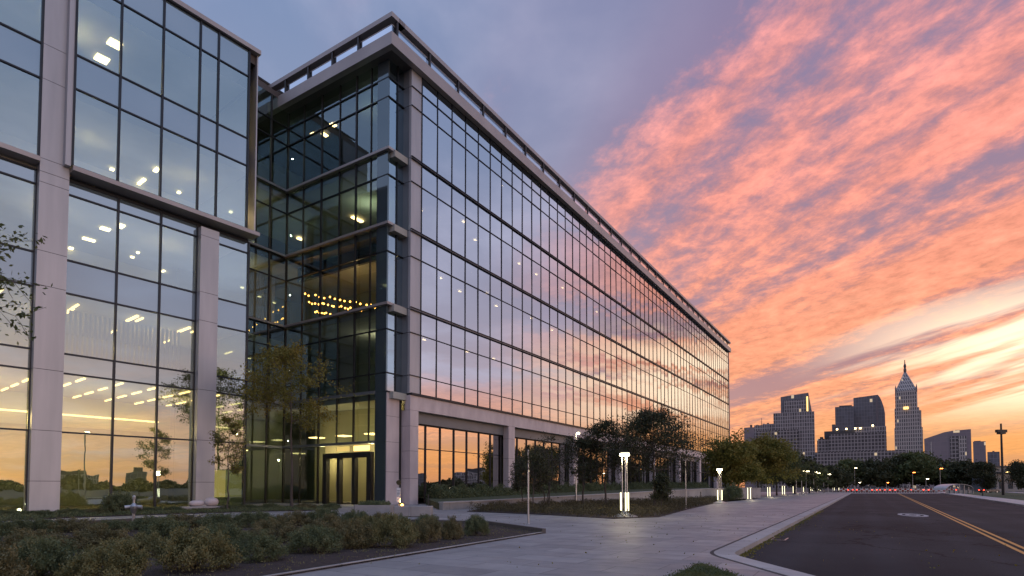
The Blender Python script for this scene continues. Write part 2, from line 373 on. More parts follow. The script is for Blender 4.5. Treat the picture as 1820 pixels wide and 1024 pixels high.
    a1b = sstep(m('ADD', az, m('MULTIPLY', m('SUBTRACT', bands, .5), 60)), -22, 22)
    hi = m('SUBTRACT', 1, sstep(m('SUBTRACT', az, m('MULTIPLY', el, -.25)), 50, 74))
    lowmask = m('MULTIPLY', m('SUBTRACT', 1, sstep(el, 4, 13)), .85)
    a2 = m('SUBTRACT', 1, m('MULTIPLY', sstep(az, 78, 105), .42))
    sect = m('MULTIPLY', a1b, m('MAXIMUM', hi, m('MULTIPLY', lowmask, a2)))
    # blue side has its own soft clouds
    soft = sstep(noise(vec(U, V, 7.7), 1.1, 6, .55, .3), .42, .72)
    cs = N.new('ShaderNodeVectorMath'); cs.operation = 'SCALE'; L.new(cool, cs.inputs[0]); cs.inputs['Scale'].default_value = 1.08; coolA = cs.outputs[0]
    coolB = mix(.70, cool, (.60, .60, .78))
    coolc = mix(soft, coolA, coolB)
    # opposite the sunset (behind-right) greyer mauve
    col = mix(sect, coolc, warm)
    # added gain on the unseen sky overhead, beside and behind, to light the scene
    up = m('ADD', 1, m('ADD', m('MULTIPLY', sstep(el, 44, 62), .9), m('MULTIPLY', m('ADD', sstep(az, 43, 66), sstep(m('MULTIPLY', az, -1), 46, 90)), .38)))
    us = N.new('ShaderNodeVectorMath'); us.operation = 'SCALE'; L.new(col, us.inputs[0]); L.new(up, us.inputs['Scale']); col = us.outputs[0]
    # bright bands low over the sunset
    sd = m('ABSOLUTE', m('SUBTRACT', az, GLOW_AZ))
    near = m('SUBTRACT', 1, sstep(sd, 2, 22))
    b1 = noise(vec(m('MULTIPLY', az, .035), m('MULTIPLY', m('SUBTRACT', el, m('MULTIPLY', az, .22)), .30), 2.0), 1.6, 4, .55, .3)
    bl = sstep(b1, .40, .57)
    elb = m('MULTIPLY', sstep(el, 3.5, 8), m('SUBTRACT', 1, sstep(el, 11, 17)))
    col = mix(m('MULTIPLY', m('MULTIPLY', near, bl), elb), col, (1.7, 1.25, .85))
    wide = m('MULTIPLY', sstep(az, 20, 36), m('SUBTRACT', 1, sstep(az, 78, 100)))
    lowy = m('MULTIPLY', m('SUBTRACT', 1, sstep(el, 3, 8)), wide)
    col = mix(m('MULTIPLY', lowy, .55), col, (1.0, .46, .12))
    # reddish murk right on the horizon
    murk = m('SUBTRACT', 1, sstep(el, 0, 3.5))
    col = mix(m('MULTIPLY', murk, .45), col, (.55, .24, .18))
    below = sstep(el, -3, -.2)
    col = mix(below, (.05, .045, .05), col)
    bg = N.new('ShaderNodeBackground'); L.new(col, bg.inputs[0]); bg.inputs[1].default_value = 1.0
    sky = N.new('ShaderNodeTexSky'); sky.sky_type = 'NISHITA'; sky.sun_disc = False
    sky.sun_elevation = R(FILL_EL); sky.sun_rotation = R(FILL_AZ)
    b2 = N.new('ShaderNodeBackground'); L.new(sky.outputs[0], b2.inputs[0]); b2.inputs[1].default_value = .02
    ad = N.new('ShaderNodeAddShader'); L.new(bg.outputs[0], ad.inputs[0]); L.new(b2.outputs[0], ad.inputs[1])
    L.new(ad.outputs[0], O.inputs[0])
    w.cycles.sampling_method = 'MANUAL'; w.cycles.sample_map_resolution = 512
build_world()
ld = bpy.data.lights.new('dusk_fill', 'SUN'); ld.energy = .28; ld.angle = R(8); ld.color = (1, .74, .62)  # added pink fill from behind-right, away from the sunset glow
so = bpy.data.objects.new('dusk_fill', ld); COL.objects.link(so)
sv = Vector((math.sin(R(FILL_AZ)) * math.cos(R(FILL_EL)), math.cos(R(FILL_AZ)) * math.cos(R(FILL_EL)), math.sin(R(FILL_EL))))
so.rotation_euler = sv.to_track_quat('Z', 'Y').to_euler()

def pane(mb, x0, x1, z0, z1, y, m=0, tilt=.0016):
    """one sheet of glass in the plane y, each a hair out of true"""
    a = random.uniform(-tilt, tilt) * (x1 - x0) * .5; b = random.uniform(-tilt, tilt) * (z1 - z0) * .5
    mb.face([(x0, y - a - b, z0), (x1, y + a - b, z0), (x1, y + a + b, z1), (x0, y - a + b, z1)], m)
def pane_x(mb, y0, y1, z0, z1, x, m=0, tilt=.0016):
    a = random.uniform(-tilt, tilt) * (y1 - y0) * .5; b = random.uniform(-tilt, tilt) * (z1 - z0) * .5
    mb.face([(x - a - b, y0, z0), (x - a + b, y0, z1), (x + a + b, y1, z1), (x + a - b, y1, z0)], m)

# ================================================================== LONG GLASS BUILDING
AZA = math.atan((1562 - 910) / F)
C0 = ground(685, 898); A = Frame(C0, AZA)
ra = empty('glass_office_building', (*C0, 0), A.rot, 'long mirror-glass office building with a projecting roof terrace and teal glazed corner entrance', 'building')
def zC(py): return A.hit_y(0, 686, py)[1]
xs1 = A.hit_y(0, 713)[0]                       # end of the narrow glass strip at the corner
step = -A.hit_x(xs1, 727)[0]                   # how far the long front stands forward of it
YA = -step
xcol = A.hit_y(YA, 746)[0]                     # first mullion of the long front
XEND = A.hit_y(YA, 1298)[0]
DEEP = 30.0
zf = [A.hit_y(YA, 728, y)[1] for y in (699, 547, 407, 277)]    # storey lines
ztop = A.hit_y(YA, 731, 103)[1]
zrow = [A.hit_y(YA, 731, y)[1] for y in (186, 152)]
zsub = [A.hit_y(YA, 728, y)[1] for y in (590, 454, 320)]
zsub1 = A.hit_y(YA, 727, 666)[1]
zband0 = A.hit_y(YA, 744, 731)[1]
NB = int(round((XEND - xcol) / 2.02)); BW = (XEND - xcol) / NB
INY = A.hit_x(0, 503)[0]                       # inner corner of the left face
WX = -9.5                                      # recessed link wall runs from x = WX to 0 at y = INY
print('A: C', C0, 'step', step, 'xs1', xs1, 'xcol', xcol, 'XEND', XEND, 'NB', NB, BW, 'zf', zf, ztop, 'INY', INY)
zent = A.hit_y(0, 686, 785)[1]

# base slab, floors, back and end walls
b = MB()
for i, z in enumerate(zf):
    b.box(.25, XEND - .3, YA + .35, DEEP, z - .55, z - .02)
    b.box(WX, .25, INY + .35, DEEP, z - .55, z - .02)
    b.box(.25 , .26, 0, 0.01, 0, .02)
b.build('floor_slab', M['ceil'], ra)
b = MB(); b.box(.2, XEND - .3, YA + 1.0, DEEP, .0, .12); b.box(WX, .2, INY + .3, DEEP, 0, .12); b.build('ground_floor', M['innerfloor'], ra)
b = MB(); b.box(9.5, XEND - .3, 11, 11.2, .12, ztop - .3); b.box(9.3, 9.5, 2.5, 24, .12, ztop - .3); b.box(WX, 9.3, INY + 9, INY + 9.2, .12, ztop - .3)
b.build('core_wall', M['inner_dim'], ra)
b = MB(); b.box(WX - .3, XEND, DEEP, DEEP + .3, 0, ztop); b.build('rear_wall', M['clad_dark'], ra)
b = MB(); b.box(XEND - .3, XEND, YA - .12, DEEP, 0, ztop + .2); b.build('end_wall', M['clad_dark'], ra)
b = MB(); b.box(WX - .3, WX, INY + .2, DEEP, 0, ztop); b.build('link_side_wall', M['clad_dark'], ra)
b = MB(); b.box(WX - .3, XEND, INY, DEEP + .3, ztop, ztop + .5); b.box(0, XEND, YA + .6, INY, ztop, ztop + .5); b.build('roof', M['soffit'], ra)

# long front: windows
rows = [[zf[0], zsub1, zsub[0], zf[1]], [zf[1], zsub[1], zf[2]], [zf[2], zsub[2], zf[3]], [zf[3], zrow[0], zrow[1], ztop]]
rest = MB(); NIND = 18
for k in range(NB):
    x0 = xcol + k * BW; x1 = x0 + BW
    for s, lv in enumerate(rows):
        mb = rest if k >= NIND else MB()
        for q in range(len(lv) - 1):
            pane(mb, x0, x1, lv[q], lv[q + 1], YA, 0, .006)
        if k < NIND: mb.build('window', M['glassA'], ra)
tag(rest.build('window', M['glassA'], ra), kind='stuff')
# first clad strip beside the glass return
b = MB()
for s, lv in enumerate(rows):
    for q in range(len(lv) - 1): b.box(xs1, xcol - .05, YA + .01, YA + .25, lv[q] + .03, lv[q + 1] - .03)
b.build('corner_cladding', M['clad'], ra)
b = MB()
for s, lv in enumerate(rows):
    for q in range(len(lv) - 1): b.box(xs1 - .02, xs1 + .22, YA + .26, .6, lv[q] + .02, lv[q + 1] - .02)
b.build('corner_return_panel', M['clad_dark'], ra)
b = MB(); b.box(xs1 + .03, xcol - .1, YA + .1, .5, zf[0] - .2, ztop); b.build('corner_core', M['joint'], ra)
for k in range(NB + 1):
    x = xcol + k * BW
    MB().box(x - .03, x + .03, YA - .06, YA + .05, zf[0] + .05, ztop).build('mullion', M['mull'], ra)
for z in zf[1:]:
    b = MB(); b.box(xs1, XEND, YA - .15, YA + .1, z - .13, z - .07); b.box(xs1, XEND, YA - .1, YA + .1, z + .07, z + .13); b.box(xs1, XEND, YA - .03, YA + .09, z - .07, z + .07, 1)
    b.build('storey_transom', [M['mull'], M['mull_l']], ra)
for z in zsub + [zsub1] + zrow:
    MB().box(xs1, XEND, YA - .07, YA + .07, z - .03, z + .03).build('transom', M['mull'], ra)
MB().box(xs1, XEND + .05, YA - .22, YA + .2, zf[0] - .12, zf[0] + .05).build('storey_transom', M['mull'], ra)

# stone band and base piers
MB().box(xs1 - .02, XEND, YA - .08, YA + .5, zband0, zf[0] - .14).build('stone_band', M['stone'], ra)
pxs = [A.hit_y(YA - .1, p)[0] for p in (904, 915)]
p1r = A.hit_y(YA - .1, 743)[0]; pw = pxs[1] - pxs[0]; period = pxs[1] - p1r
piers = [(xs1 - .02, p1r)]; x = pxs[0]
while x < XEND - 2: piers.append((x, x + pw)); x += period
piers.append((XEND - pw, XEND - .02))
for i, (x0, x1) in enumerate(piers):
    b = MB(); zz = [0.0, 2.1, 4.3, 6.3, zband0 - .01]
    for q in range(4):
        b.box(x0, x1, YA - .1, YA + (step + .55 if i == 0 else .55), zz[q] + (.012 if q else 0), zz[q + 1] - .012)
    b.box(x0 + .03, x1 - .03, YA - .07, YA + .5, 0, zband0 - .01, 1)
    b.build('pier', [M['stone'], M['joint']], ra)
YS = YA + .85                                   # storefront glass line, set back
zst = A.hit_y(YS, 760, 757)[1]; zsm = A.hit_y(YS, 760, 799)[1]
nper = 0
for i in range(len(piers) - 1):
    x0 = piers[i][1]; x1 = piers[i + 1][0]
    if x1 - x0 < 1: continue
    MB().box(x0 - .2, x1 + .2, YA + .51, YS + .3, zst + .04, zband0 + .3).build('storefront_header', M['clad_dark'], ra)
    n = max(1, int(round((x1 - x0) / 2.05))); w = (x1 - x0) / n
    if i < 2:
        for k in range(n):
            mb = MB(); pane(mb, x0 + k * w, x0 + (k + 1) * w, .12, zsm, YS, 0, .001); pane(mb, x0 + k * w, x0 + (k + 1) * w, zsm, zst, YS, 0, .001)
            mb.build('storefront_window', M['glassG'], ra)
    else:
        mb = MB()
        for k in range(n):
            pane(mb, x0 + k * w, x0 + (k + 1) * w, .12, zsm, YS, 0, .001); pane(mb, x0 + k * w, x0 + (k + 1) * w, zsm, zst, YS, 0, .001)
        mb.build('storefront_window', M['glassG'], ra)
    b = MB()
    for k in range(n + 1): b.box(x0 + k * w - .045, x0 + k * w + .045, YS - .1, YS + .06, .12, zst)
    b.box(x0, x1, YS - .08, YS + .05, zsm - .035, zsm + .035); b.box(x0, x1, YS - .12, YS + .05, zst - .06, zst + .038)
    b.build('storefront_frame', M['mull'], ra)
    MB().box(x0, x1, YS + .06, YS + .12, .1, 1.1).build('low_blind', M['soffit'], ra)

# narrow glass strip at the corner (plane y = 0, x 0 .. xs1)
cp = .62
levT = [0.0, zent, zf[0], zsub1, zsub[0], zf[1], zsub[1], zf[2], zsub[2], zf[3], zrow[0], zrow[1], ztop]
xm = A.hit_y(0, 701)[0]
for q in range(2, len(levT) - 1):
    mb = MB(); pane(mb, .12, xm, levT[q], levT[q + 1], .02); pane(mb, xm, xs1 + .0, levT[q], levT[q + 1], .02)
    mb.build('corner_window', M['glassN'], ra)
MB().box(xm - .03, xm + .03, -.08, .08, zf[0], ztop).build('mullion', M['mull'], ra)
b = MB()
for q in (0, 1, 2, 3):
    za, zb = [0, 2.6, zent, 7.0, zf[0]][q:q + 2]
    b.box(.0, xs1 - .35, -.06, .4, za + .012, zb - .012)
b.box(.03, xs1 - .4, -.04, .38, 0, zf[0] - .02, 1); b.build('corner_base_panel', [M['stone'], M['joint']], ra)
MB().box(xs1 - .34, xs1 - .03, -.0, .4, 0, zf[0]).build('downpipe_recess', M['joint'], ra)
# corner pier on the left face (x = 0, y 0 .. yp)
yp = A.hit_x(0, 666)[0]
b = MB()
for q in range(len(levT) - 1): b.box(-.06, .1, .0, yp, levT[q] + .012, levT[q + 1] - .012)
b.box(-.03, .09, .02, yp - .02, 0, ztop, 1); b.build('corner_pier', [M['teal'], M['joint']], ra)
# left face windows
ym = [yp] + [A.hit_x(0, p)[0] for p in (654, 627, 597, 564.6, 532)] + [INY]
door_y = (A.hit_x(0, 662)[0], A.hit_x(0, 577)[0]); door_z = A.hit_x(0, 662, 803)[1]
for q in range(0, len(levT) - 1):
    for k in range(len(ym) - 1):
        ya, yb, za, zb = ym[k], ym[k + 1], levT[q], levT[q + 1]
        if q == 0:
            if yb <= door_y[1] + .3: continue
            ya = max(ya, door_y[1])
        mb = MB(); pane_x(mb, ya, yb, za, zb, .02, 0, .002); mb.build('tower_window', M['glassT'], ra)
for k in range(1, len(ym)):
    th = .07 if k in (2, 4, 6) else .035
    MB().box(-.06, .08, ym[k] - th, ym[k] + th, 0 if ym[k] > door_y[1] else zent, ztop).build('mullion', M['black'], ra)
for q, z in enumerate(levT[1:-1]):
    if z in zf[1:]:
        MB().box(-.32, .0, -.32, INY, z - .1, z + .1).build('ledge', M['fascia'], ra)
        MB().box(.0, xs1 - .03, -.32, .0, z - .1, z + .1).build('ledge', M['fascia'], ra)
        MB().box(WX, -.32, INY - .3, INY, z - .09, z + .09).build('ledge', M['clad_dark'], ra)
    elif z == zf[0]:
        MB().box(-.2, .08, yp, INY, z - .12, z + .12).build('ledge', M['clad_dark'], ra)
        MB().box(WX, -.2, INY - .25, INY, z - .12, z + .12).build('ledge', M['clad_dark'], ra)
        MB().box(-.04, xs1 - .03, -.12, -.0, z - .08, z + .05).build('transom', M['mull'], ra)
    elif z == zent:
        MB().box(-.35, .06, yp, INY, z - .1, z + .1).build('ledge', M['clad_dark'], ra)
        MB().box(WX, -.35, INY - .3, INY, z - .1, z + .1).build('ledge', M['clad_dark'], ra)
    else:
        MB().box(-.08, .08, -.0, INY, z - .04, z + .04).build('transom', M['mull'], ra)
        MB().box(-.08, xs1 - .03, -.09, -.0, z - .035, z + .035).build('transom', M['mull'], ra)
        MB().box(WX, -.08, INY - .08, INY + .06, z - .04, z + .04).build('transom', M['mull'], ra)
# recessed link wall windows (plane y = INY)
xl = [WX, -6.2, A.hit_y(INY, 472)[0], 0]
for q in range(len(levT) - 1):
    for k in range(1, 3):
        mb = MB(); pane(mb, xl[k], xl[k + 1], levT[q], levT[q + 1], INY + .02, 0, .002); mb.build('link_window', M['glassT'], ra)
for x in xl[1:]:
    MB().box(x - .06, x + .06, INY - .06, INY + .08, 0, ztop).build('mullion', M['black'], ra)
MB().box(WX, -6.2, INY, INY + .2, 0, ztop).build('link_panel', M['clad_dark'], ra)
# dark spandrel bands in the link wall, curtains between them
zc0 = A.hit_y(INY, 470, 572)[1]; zc1 = A.hit_y(INY, 470, 478)[1]
MB().box(-6.0, -.12, INY + .06, INY + .2, A.hit_y(INY, 470, 598)[1], zc0).build('dark_spandrel', M['black'], ra)
MB().box(-6.0, -.12, INY + .06, INY + .2, zf[2] - .6, zf[2] + 1.3).build('dark_spandrel', M['black'], ra)
b = MB(); n = 40
for i in range(n):
    xa = -6 + 5.2 * i / n; xb = xa + 5.2 / n
    b.face([(xa, INY + .5 + .12 * (i % 2), zc0), (xb, INY + .5 + .12 * ((i + 1) % 2), zc0), (xb, INY + .5 + .12 * ((i + 1) % 2), zc1 - .2), (xa, INY + .5 + .12 * (i % 2), zc1 - .2)])
b.build('curtain', M['curtain'], ra)
# entrance doors under a dark frame
dy0, dy1 = door_y
dr = MB(); dr.box(-.25, .15, dy0, dy1, door_z - .42, door_z)
for f in (0, .345, .66, 1):
    yy = dy0 + (dy1 - dy0) * f; w = .22 if f in (0, 1) else .16
    y_ = min(max(yy, dy0 + w), dy1 - w); dr.box(-.25, .15, y_ - w, y_ + w, 0, door_z - .42)
dfr = dr.build('entrance_frame', M['black'], ra)
for i, f in enumerate(((0, .345), (.345, .66), (.66, 1))):
    ya = dy0 + (dy1 - dy0) * f[0] + .2; yb = dy0 + (dy1 - dy0) * f[1] - .2
    dm = MB(); pane_x(dm, ya, yb, .02, door_z - .42, -.02, 0, .001); d = dm.build('door', [M['glassD']], ra)
    d['label'] = 'glazed entrance door'
    MB().tube((-.12, ya + .15, 1.0), (-.12, ya + .15, 2.0), .02).build('door_handle', M['steel'], d)
MB().box(-.02, .04, A.hit_x(0, 656)[0], A.hit_x(0, 628)[0], door_z + .12, zent - .2).build('lit_transom', M['panel' if 0 else 'warmsign'], ra)
MB().box(-.02, .04, A.hit_x(0, 620)[0], A.hit_x(0, 598)[0], door_z + .12, zent - .2).build('lit_transom', M['warmroom'], ra)
# lobby back walls
MB().box(3.2, 3.3, 1.2, INY - .3, .12, zf[0] - .6).build('lobby_wall', M['inner'], ra)
# lights inside corner and lobby
def strip(par, x0, x1, y0, y1, z, mat='strip', name='ceiling_light'):
    return MB().box(x0, x1, y0, y1, z - .07, z).build(name, M[mat], par)
for (x, y) in ((1.5, 3), (1.5, 6.5), (1.5, 10), (-3, INY + 2)):
    strip(ra, x - .5, x + .5, y - .5, y + .5, zent + .9 if x > 0 else zent - .3, 'strip')
for (px, py) in ((553, 236), (577, 240), (592, 222), (533, 425), (630, 388), (640, 393)):
    s = [z for z in zf[2:] + [ztop] if True]
    zz = zf[3] - .62 if py > 300 else ztop - .05
    zz = zf[3] - .62 if py > 300 else ztop - .1
    if py > 300: zz = zf[3] - .62
    d = ray(px, py); t = (zz - .1 - H) / d[2]; wx, wy = d[0] * t, d[1] * t
    lx = (wx - C0[0]) * A.ex[0] + (wy - C0[1]) * A.ex[1]; ly = (wx - C0[0]) * A.ey[0] + (wy - C0[1]) * A.ey[1]
    if 0.3 < lx < 30 and -1 < ly < 28: MB().box(lx - .3, lx + .3, ly - .2, ly + .2, zz - .12, zz - .04).build('ceiling_light', M['down'], ra)
print('ZF', zf, [A.hit_x(1.6, p, 545) for p in (520, 560, 600, 640)])
# festoon rows in the third storey of the corner
for r_, (pa, pb) in enumerate((((478, 520), (668, 545)), ((532, 537), (652, 556)), ((536, 552), (622, 570)))):
    row = MB()
    for i in range(22):
        f = i / 21; px = pa[0] + (pb[0] - pa[0]) * f + random.uniform(-2, 2); py = pa[1] + (pb[1] - pa[1]) * f * (0.25 + .75 * f) + random.uniform(-2, 2)
        yy, zz = A.hit_x(1.6 + r_ * .7, px, py)
        if yy > INY - .2: continue
        row.lathe([(.02, zz - .08), (.08, zz - .03), (.08, zz + .03), (.02, zz + .08)], 6, (1.6 + r_ * .7, yy))
    row.build('festoon_light', M['bulb'], ra)
# dark beam seen inside above the festoons
MB().box(1.2, 1.5, .2, INY, zf[2] - 1.9, zf[2] - .6).build('bulkhead', M['black'], ra)
# downlights behind the long front
spots = [(1, 0, .4), (1, 1, .45), (0, 0, .2), (4, 2, .3), (5, 0, .5), (6, 1, .3), (6, 2, .6), (0, 2, .3), (2, 0, .6), (7, 0, .4), (8, 1, .6), (10, 2, .5), (3, 3, .3), (5, 3, .5), (4, 3, .55), (7, 3, .4), (9, 3, .7), (12, 2, .5),
         (0, 1, .5), (3, 1, .55), (2, 2, .7), (3, 2, .65), (11, 1, .4), (14, 1, .5), (15, 2, .4), (5, 1, .7), (18, 3, .6), (21, 2, .5)]
for k, s, f in spots:
    zc_ = (zf[1:] + [ztop])[s] - .62 if s < 3 else ztop - .1
    x = xcol + (k + .5) * BW; y = YA + 1.0 + f * 5
    MB().box(x - .16, x + .16, y - .1, y + .1, zc_ - .1, zc_ - .02).build('ceiling_light', M['down'], ra)

# roof: fascia, terrace glass, posts, canopy ring
OV = 1.15
zfb = A.hit_y(-OV, 690.7, 78)[1]; zft = A.hit_y(-OV, 692.4, 57)[1]
x_f, y_f = -OV, -OV
zr1 = A.hit_y(-OV, 690, 19)[1]; zr0 = zr1 - .38
YF = YA - .55
def ring(mb, x0, y0, z0, z1, wdt, yf):
    """L-shaped slab: left arm along x = x0, long arm along y = yf"""
    mb.box(x0, x0 + wdt, y0 + wdt * 0 + .0, INY + 1.5, z0, z1)
    mb.box(x0 + wdt, XEND + .6, y0, y0 + wdt, z0, z1)
yF = min(-OV, YF)
b = MB(); ring(b, -OV, yF, zfb, zft, .5, yF); b.build('fascia', M['fascia'], ra)
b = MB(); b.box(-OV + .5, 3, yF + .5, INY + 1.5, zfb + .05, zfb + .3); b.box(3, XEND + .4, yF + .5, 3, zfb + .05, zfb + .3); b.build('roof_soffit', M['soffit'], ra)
b = MB(); b.box(-OV + .02, -OV + 1.5, yF + .02, INY + 1.5, zr0, zr1); b.box(-OV + .8, XEND + .5, yF + .02, yF + .8, zr0, zr1); b.build('canopy_ring', M['fascia'], ra)
n = 22
for i in range(0, 60):
    x = -OV + .7 + i * 3.9
    if x > XEND: break
    MB().box(x - .09, x + .09, yF + .05, yF + .2, zft - .1, zr0 + .01).build('terrace_post', M['black'], ra)
for i in range(1, 5):
    y = yF + .7 + i * 3.1
    MB().box(-OV + .05, -OV + .2, y - .09, y + .09, zft - .1, zr0 + .01).build('terrace_post', M['black'], ra)
b = MB(); hgl = (zr0 - zft) * .62
b.face([(-OV + .25, yF + .25, zft), (XEND + .3, yF + .25, zft), (XEND + .3, yF + .25, zft + hgl), (-OV + .25, yF + .25, zft + hgl)])
b.face([(-OV + .25, yF + .25, zft), (-OV + .25, INY + 1.3, zft), (-OV + .25, INY + 1.3, zft + hgl), (-OV + .25, yF + .25, zft + hgl)])
b.build('glass_balustrade', M['rail'], ra)
b = MB()
b.tube((-OV + .25, yF + .25, zft + hgl + .03), (XEND + .3, yF + .25, zft + hgl + .03), .035, n=6); b.tube((-OV + .25, yF + .25, zft + hgl + .03), (-OV + .25, INY + 1.3, zft + hgl + .03), .035, n=6)
for q in range(3): b.tube((2, yF + .45, zft + hgl + .25 + q * .22), (XEND, yF + .45, zft + hgl + .25 + q * .22), .02, n=5)
b.build('handrail', M['steel'], ra)
# penthouse with louvred screen behind
zp1 = A.hit_y(INY + 1.6, 446, 112)[1]
b = MB(); b.box(-9, 1.5, INY + 1.6, INY + 12, ztop + .5, zp1 - 1.0); b.build('penthouse', M['clad_dark'], ra)
b = MB()
for q in range(7): b.hexa([(-9.2, INY + 1.4 + q * .3, zp1 - 1.0 + q * .22), (1.6, INY + 1.4 + q * .3, zp1 - 1.0 + q * .22), (1.6, INY + 1.6 + q * .3, zp1 - .95 + q * .22), (-9.2, INY + 1.6 + q * .3, zp1 - .95 + q * .22),
                            (-9.2, INY + 1.4 + q * .3, zp1 - .88 + q * .22), (1.6, INY + 1.4 + q * .3, zp1 - .88 + q * .22), (1.6, INY + 1.6 + q * .3, zp1 - .83 + q * .22), (-9.2, INY + 1.6 + q * .3, zp1 - .83 + q * .22)])
b.build('louvre', M['mull'], ra)
mb = MB()
for k in range(6): pane(mb, -9 + k * 1.75 + .05, -9 + (k + 1) * 1.75 - .05, ztop + 1.2, zp1 - 1.3, INY + 1.55)
mb.build('penthouse_window', M['glassN'], ra)

# ================================================================== LEFT OFFICE BLOCK
AZL = math.atan((1708 - 910) / F)
OL = ground(51, 914); Lf = Frame(OL, AZL)
rl = empty('office_block', (*OL, 0), Lf.rot, 'office block of large glass panes between pale metal piers, lit inside, at left', 'building')
LX = lambda px, k=0.0, py=HOR: Lf.hit_y(k, px, py)[0]
RE = .55                                          # glass set back behind the pier faces
zl = {}
for nme, px, py in (('t1', 114, 768.6), ('t2', 114, 663.8), ('t3', 114, 628.7), ('t4', 116, 520.9), ('t5', 116.5, 461.8), ('t6', 120, 345.5)):
    zl[nme] = Lf.hit_y(RE, px, py)[1]
FO = -.35                                         # the upper box stands forward
zl['t7'] = Lf.hit_y(FO, 129, 295)[1]; zl['t8'] = Lf.hit_y(FO, 133, 157.5)[1]; zl['t9'] = Lf.hit_y(FO, 134.8, 97.3)[1]
zl['t10'] = Lf.hit_y(FO, 220, 8.9)[1]; zl['top'] = Lf.hit_y(FO, 450, 92)[1]
zl['lb'] = Lf.hit_y(RE, 120, 321)[1] - .2; zl['j'] = Lf.hit_y(0, 52, 855)[1]
c1 = (0.0, LX(107)); c2 = (LX(348), LX(381)); xr = LX(434, RE); xrt = LX(444, FO)
print('L', OL, c1, c2, xr, xrt, zl)
DL = 22.0; XL0 = -16.0
# piers
jz = sorted([0, zl['j'], zl['t1'], zl['t2'], zl['t4'], zl['t5'], zl['t6'], zl['lb']])
def pier(x0, x1, zs, y0=0.0, y1=RE + .25):
    b = MB()
    for a_, b_ in zip(zs[:-1], zs[1:]): b.box(x0, x1, y0, y1, a_ + .012, b_ - .012)
    b.box(x0 + .02, x1 - .02, y0 + .02, y1 - .02, 0, zs[-1] - .02, 1)
    return b.build('pier', [M['clad'], M['joint']], rl)
pier(c1[0], c1[1], jz + [zl['t7'], zl['t8'], zl['t9'], zl['t10'], zl['top']])
pier(c2[0], c2[1], [z for z in jz if z <= zl['lb']])
pier(-11.2, -9.0, jz + [zl['t7'], zl['t8'], zl['t9'], zl['t10'], zl['top']])
# slabs, walls, roof
b = MB(); ex_ = xr - .1
for za, zb in ((zl['t2'], zl['t3']), (zl['t5'], zl['t4']), (zl['lb'], zl['t7']), (zl['t9'], zl['t8'])):
    lo, hi = min(za, zb), max(za, zb); b.box(XL0, ex_, RE + .12, DL, lo + .05, hi - .05)
b.build('floor_slab', M['ceil'], rl)
MB().box(XL0, xr - .1, RE + .1, DL, 0, .1).build('ground_floor', M['innerfloor'], rl)
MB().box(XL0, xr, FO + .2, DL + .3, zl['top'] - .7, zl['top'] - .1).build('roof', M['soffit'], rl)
MB().box(XL0, xrt + .15, FO - .25, DL + .3, zl['top'] - .08, zl['top'] + .22).build('roof_coping', M['fascia'], rl)
MB().box(XL0, xr - .1, DL, DL + .3, 0, zl['top'] - .7).build('rear_wall', M['inner'], rl)
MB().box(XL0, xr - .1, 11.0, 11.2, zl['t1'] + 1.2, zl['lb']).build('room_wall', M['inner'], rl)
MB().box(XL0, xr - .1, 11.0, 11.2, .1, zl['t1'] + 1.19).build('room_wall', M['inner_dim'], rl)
MB().box(XL0, xr - .1, 8.0, 8.2, zl['t7'] + .1, zl['top'] - .72).build('room_wall', M['inner'], rl)
MB().box(XL0 - .3, XL0, RE, DL + .3, 0, zl['top'] - .1).build('end_wall', M['clad_dark'], rl)
# side face toward the entrance court: dark glazing on a grid
b = MB(); b.box(xr - .1, xr, RE + .15, DL + .3, 0, zl['top'] - .1); b.build('side_wall', M['spanL'], rl)
for z in (zl['t1'], zl['t2'], zl['t3'], zl['t4'], zl['t5'], zl['lb'], zl['t7'], zl['t8'], zl['t9'], zl['t10']):
    MB().box(xr, xr + .1, RE + .2, DL + .3, z - .06, z + .06).build('side_transom', M['mull_l'], rl)
for k in range(9):
    y = RE + .3 + k * 2.6; MB().box(xr, xr + .12, y - .05, y + .05, 0, zl['top'] - .1).build('side_mullion', M['mull'], rl)
# lower glass
def bay(xs, zs, y, matg, mats, spans):
    for k in range(len(xs) - 1):
        for q in range(len(zs) - 1):
            mb = MB(); pane(mb, xs[k], xs[k + 1], zs[q], zs[q + 1], y, 0, .0012)
            mb.build('spandrel_pane' if q in spans else 'window', mats if q in spans else matg, rl)
def grid(xs, zs, y, w=.05, mat='mull'):
    for x in xs: MB().box(x - w, x + w, y - .1, y + .08, zs[0], zs[-1]).build('mullion', M[mat], rl)
    for z in zs: MB().box(xs[0], xs[-1], y - .07, y + .06, z - w * .9, z + w * .9).build('transom', M[mat], rl)
zlow = [.1, zl['t1'], zl['t2'], zl['t3'], zl['t4'], zl['t5'], zl['t6'], zl['lb'] + .2]
zlow_ = sorted(zlow)
xa = [c1[1], LX(197, RE), LX(275, RE), c2[0]]
xb = [c2[1], xr]
xc = [-9.0, -6.0, -3.0, 0.0]
for xs_ in (xa, xb, xc):
    bay(xs_, zlow_, RE, M['glassL'], M['spanL'], (4, 6)); grid(xs_, zlow_, RE)
# upper box glass, forward
xu = [LX(132.5, FO, 150), LX(213.5, FO, 150), LX(289, FO, 150), LX(354.8, FO, 150), LX(387.6, FO, 150), LX(442, FO, 150)]
zup = [zl['t7'], zl['t8'], zl['t9'], zl['t10'], zl['top'] - .1]
bay(xu, zup, FO, M['glassL'], M['spanL'], (1, 3)); grid(xu, zup, FO)
xu2 = [-9.0, -6.1, -3.1, -.05]
zl0 = Lf.hit_y(RE * .3, 20, 262)[1]
bay(xu2, zup, .12, M['glassL'], M['spanL'], (1, 3)); grid(xu2, zup, .12)
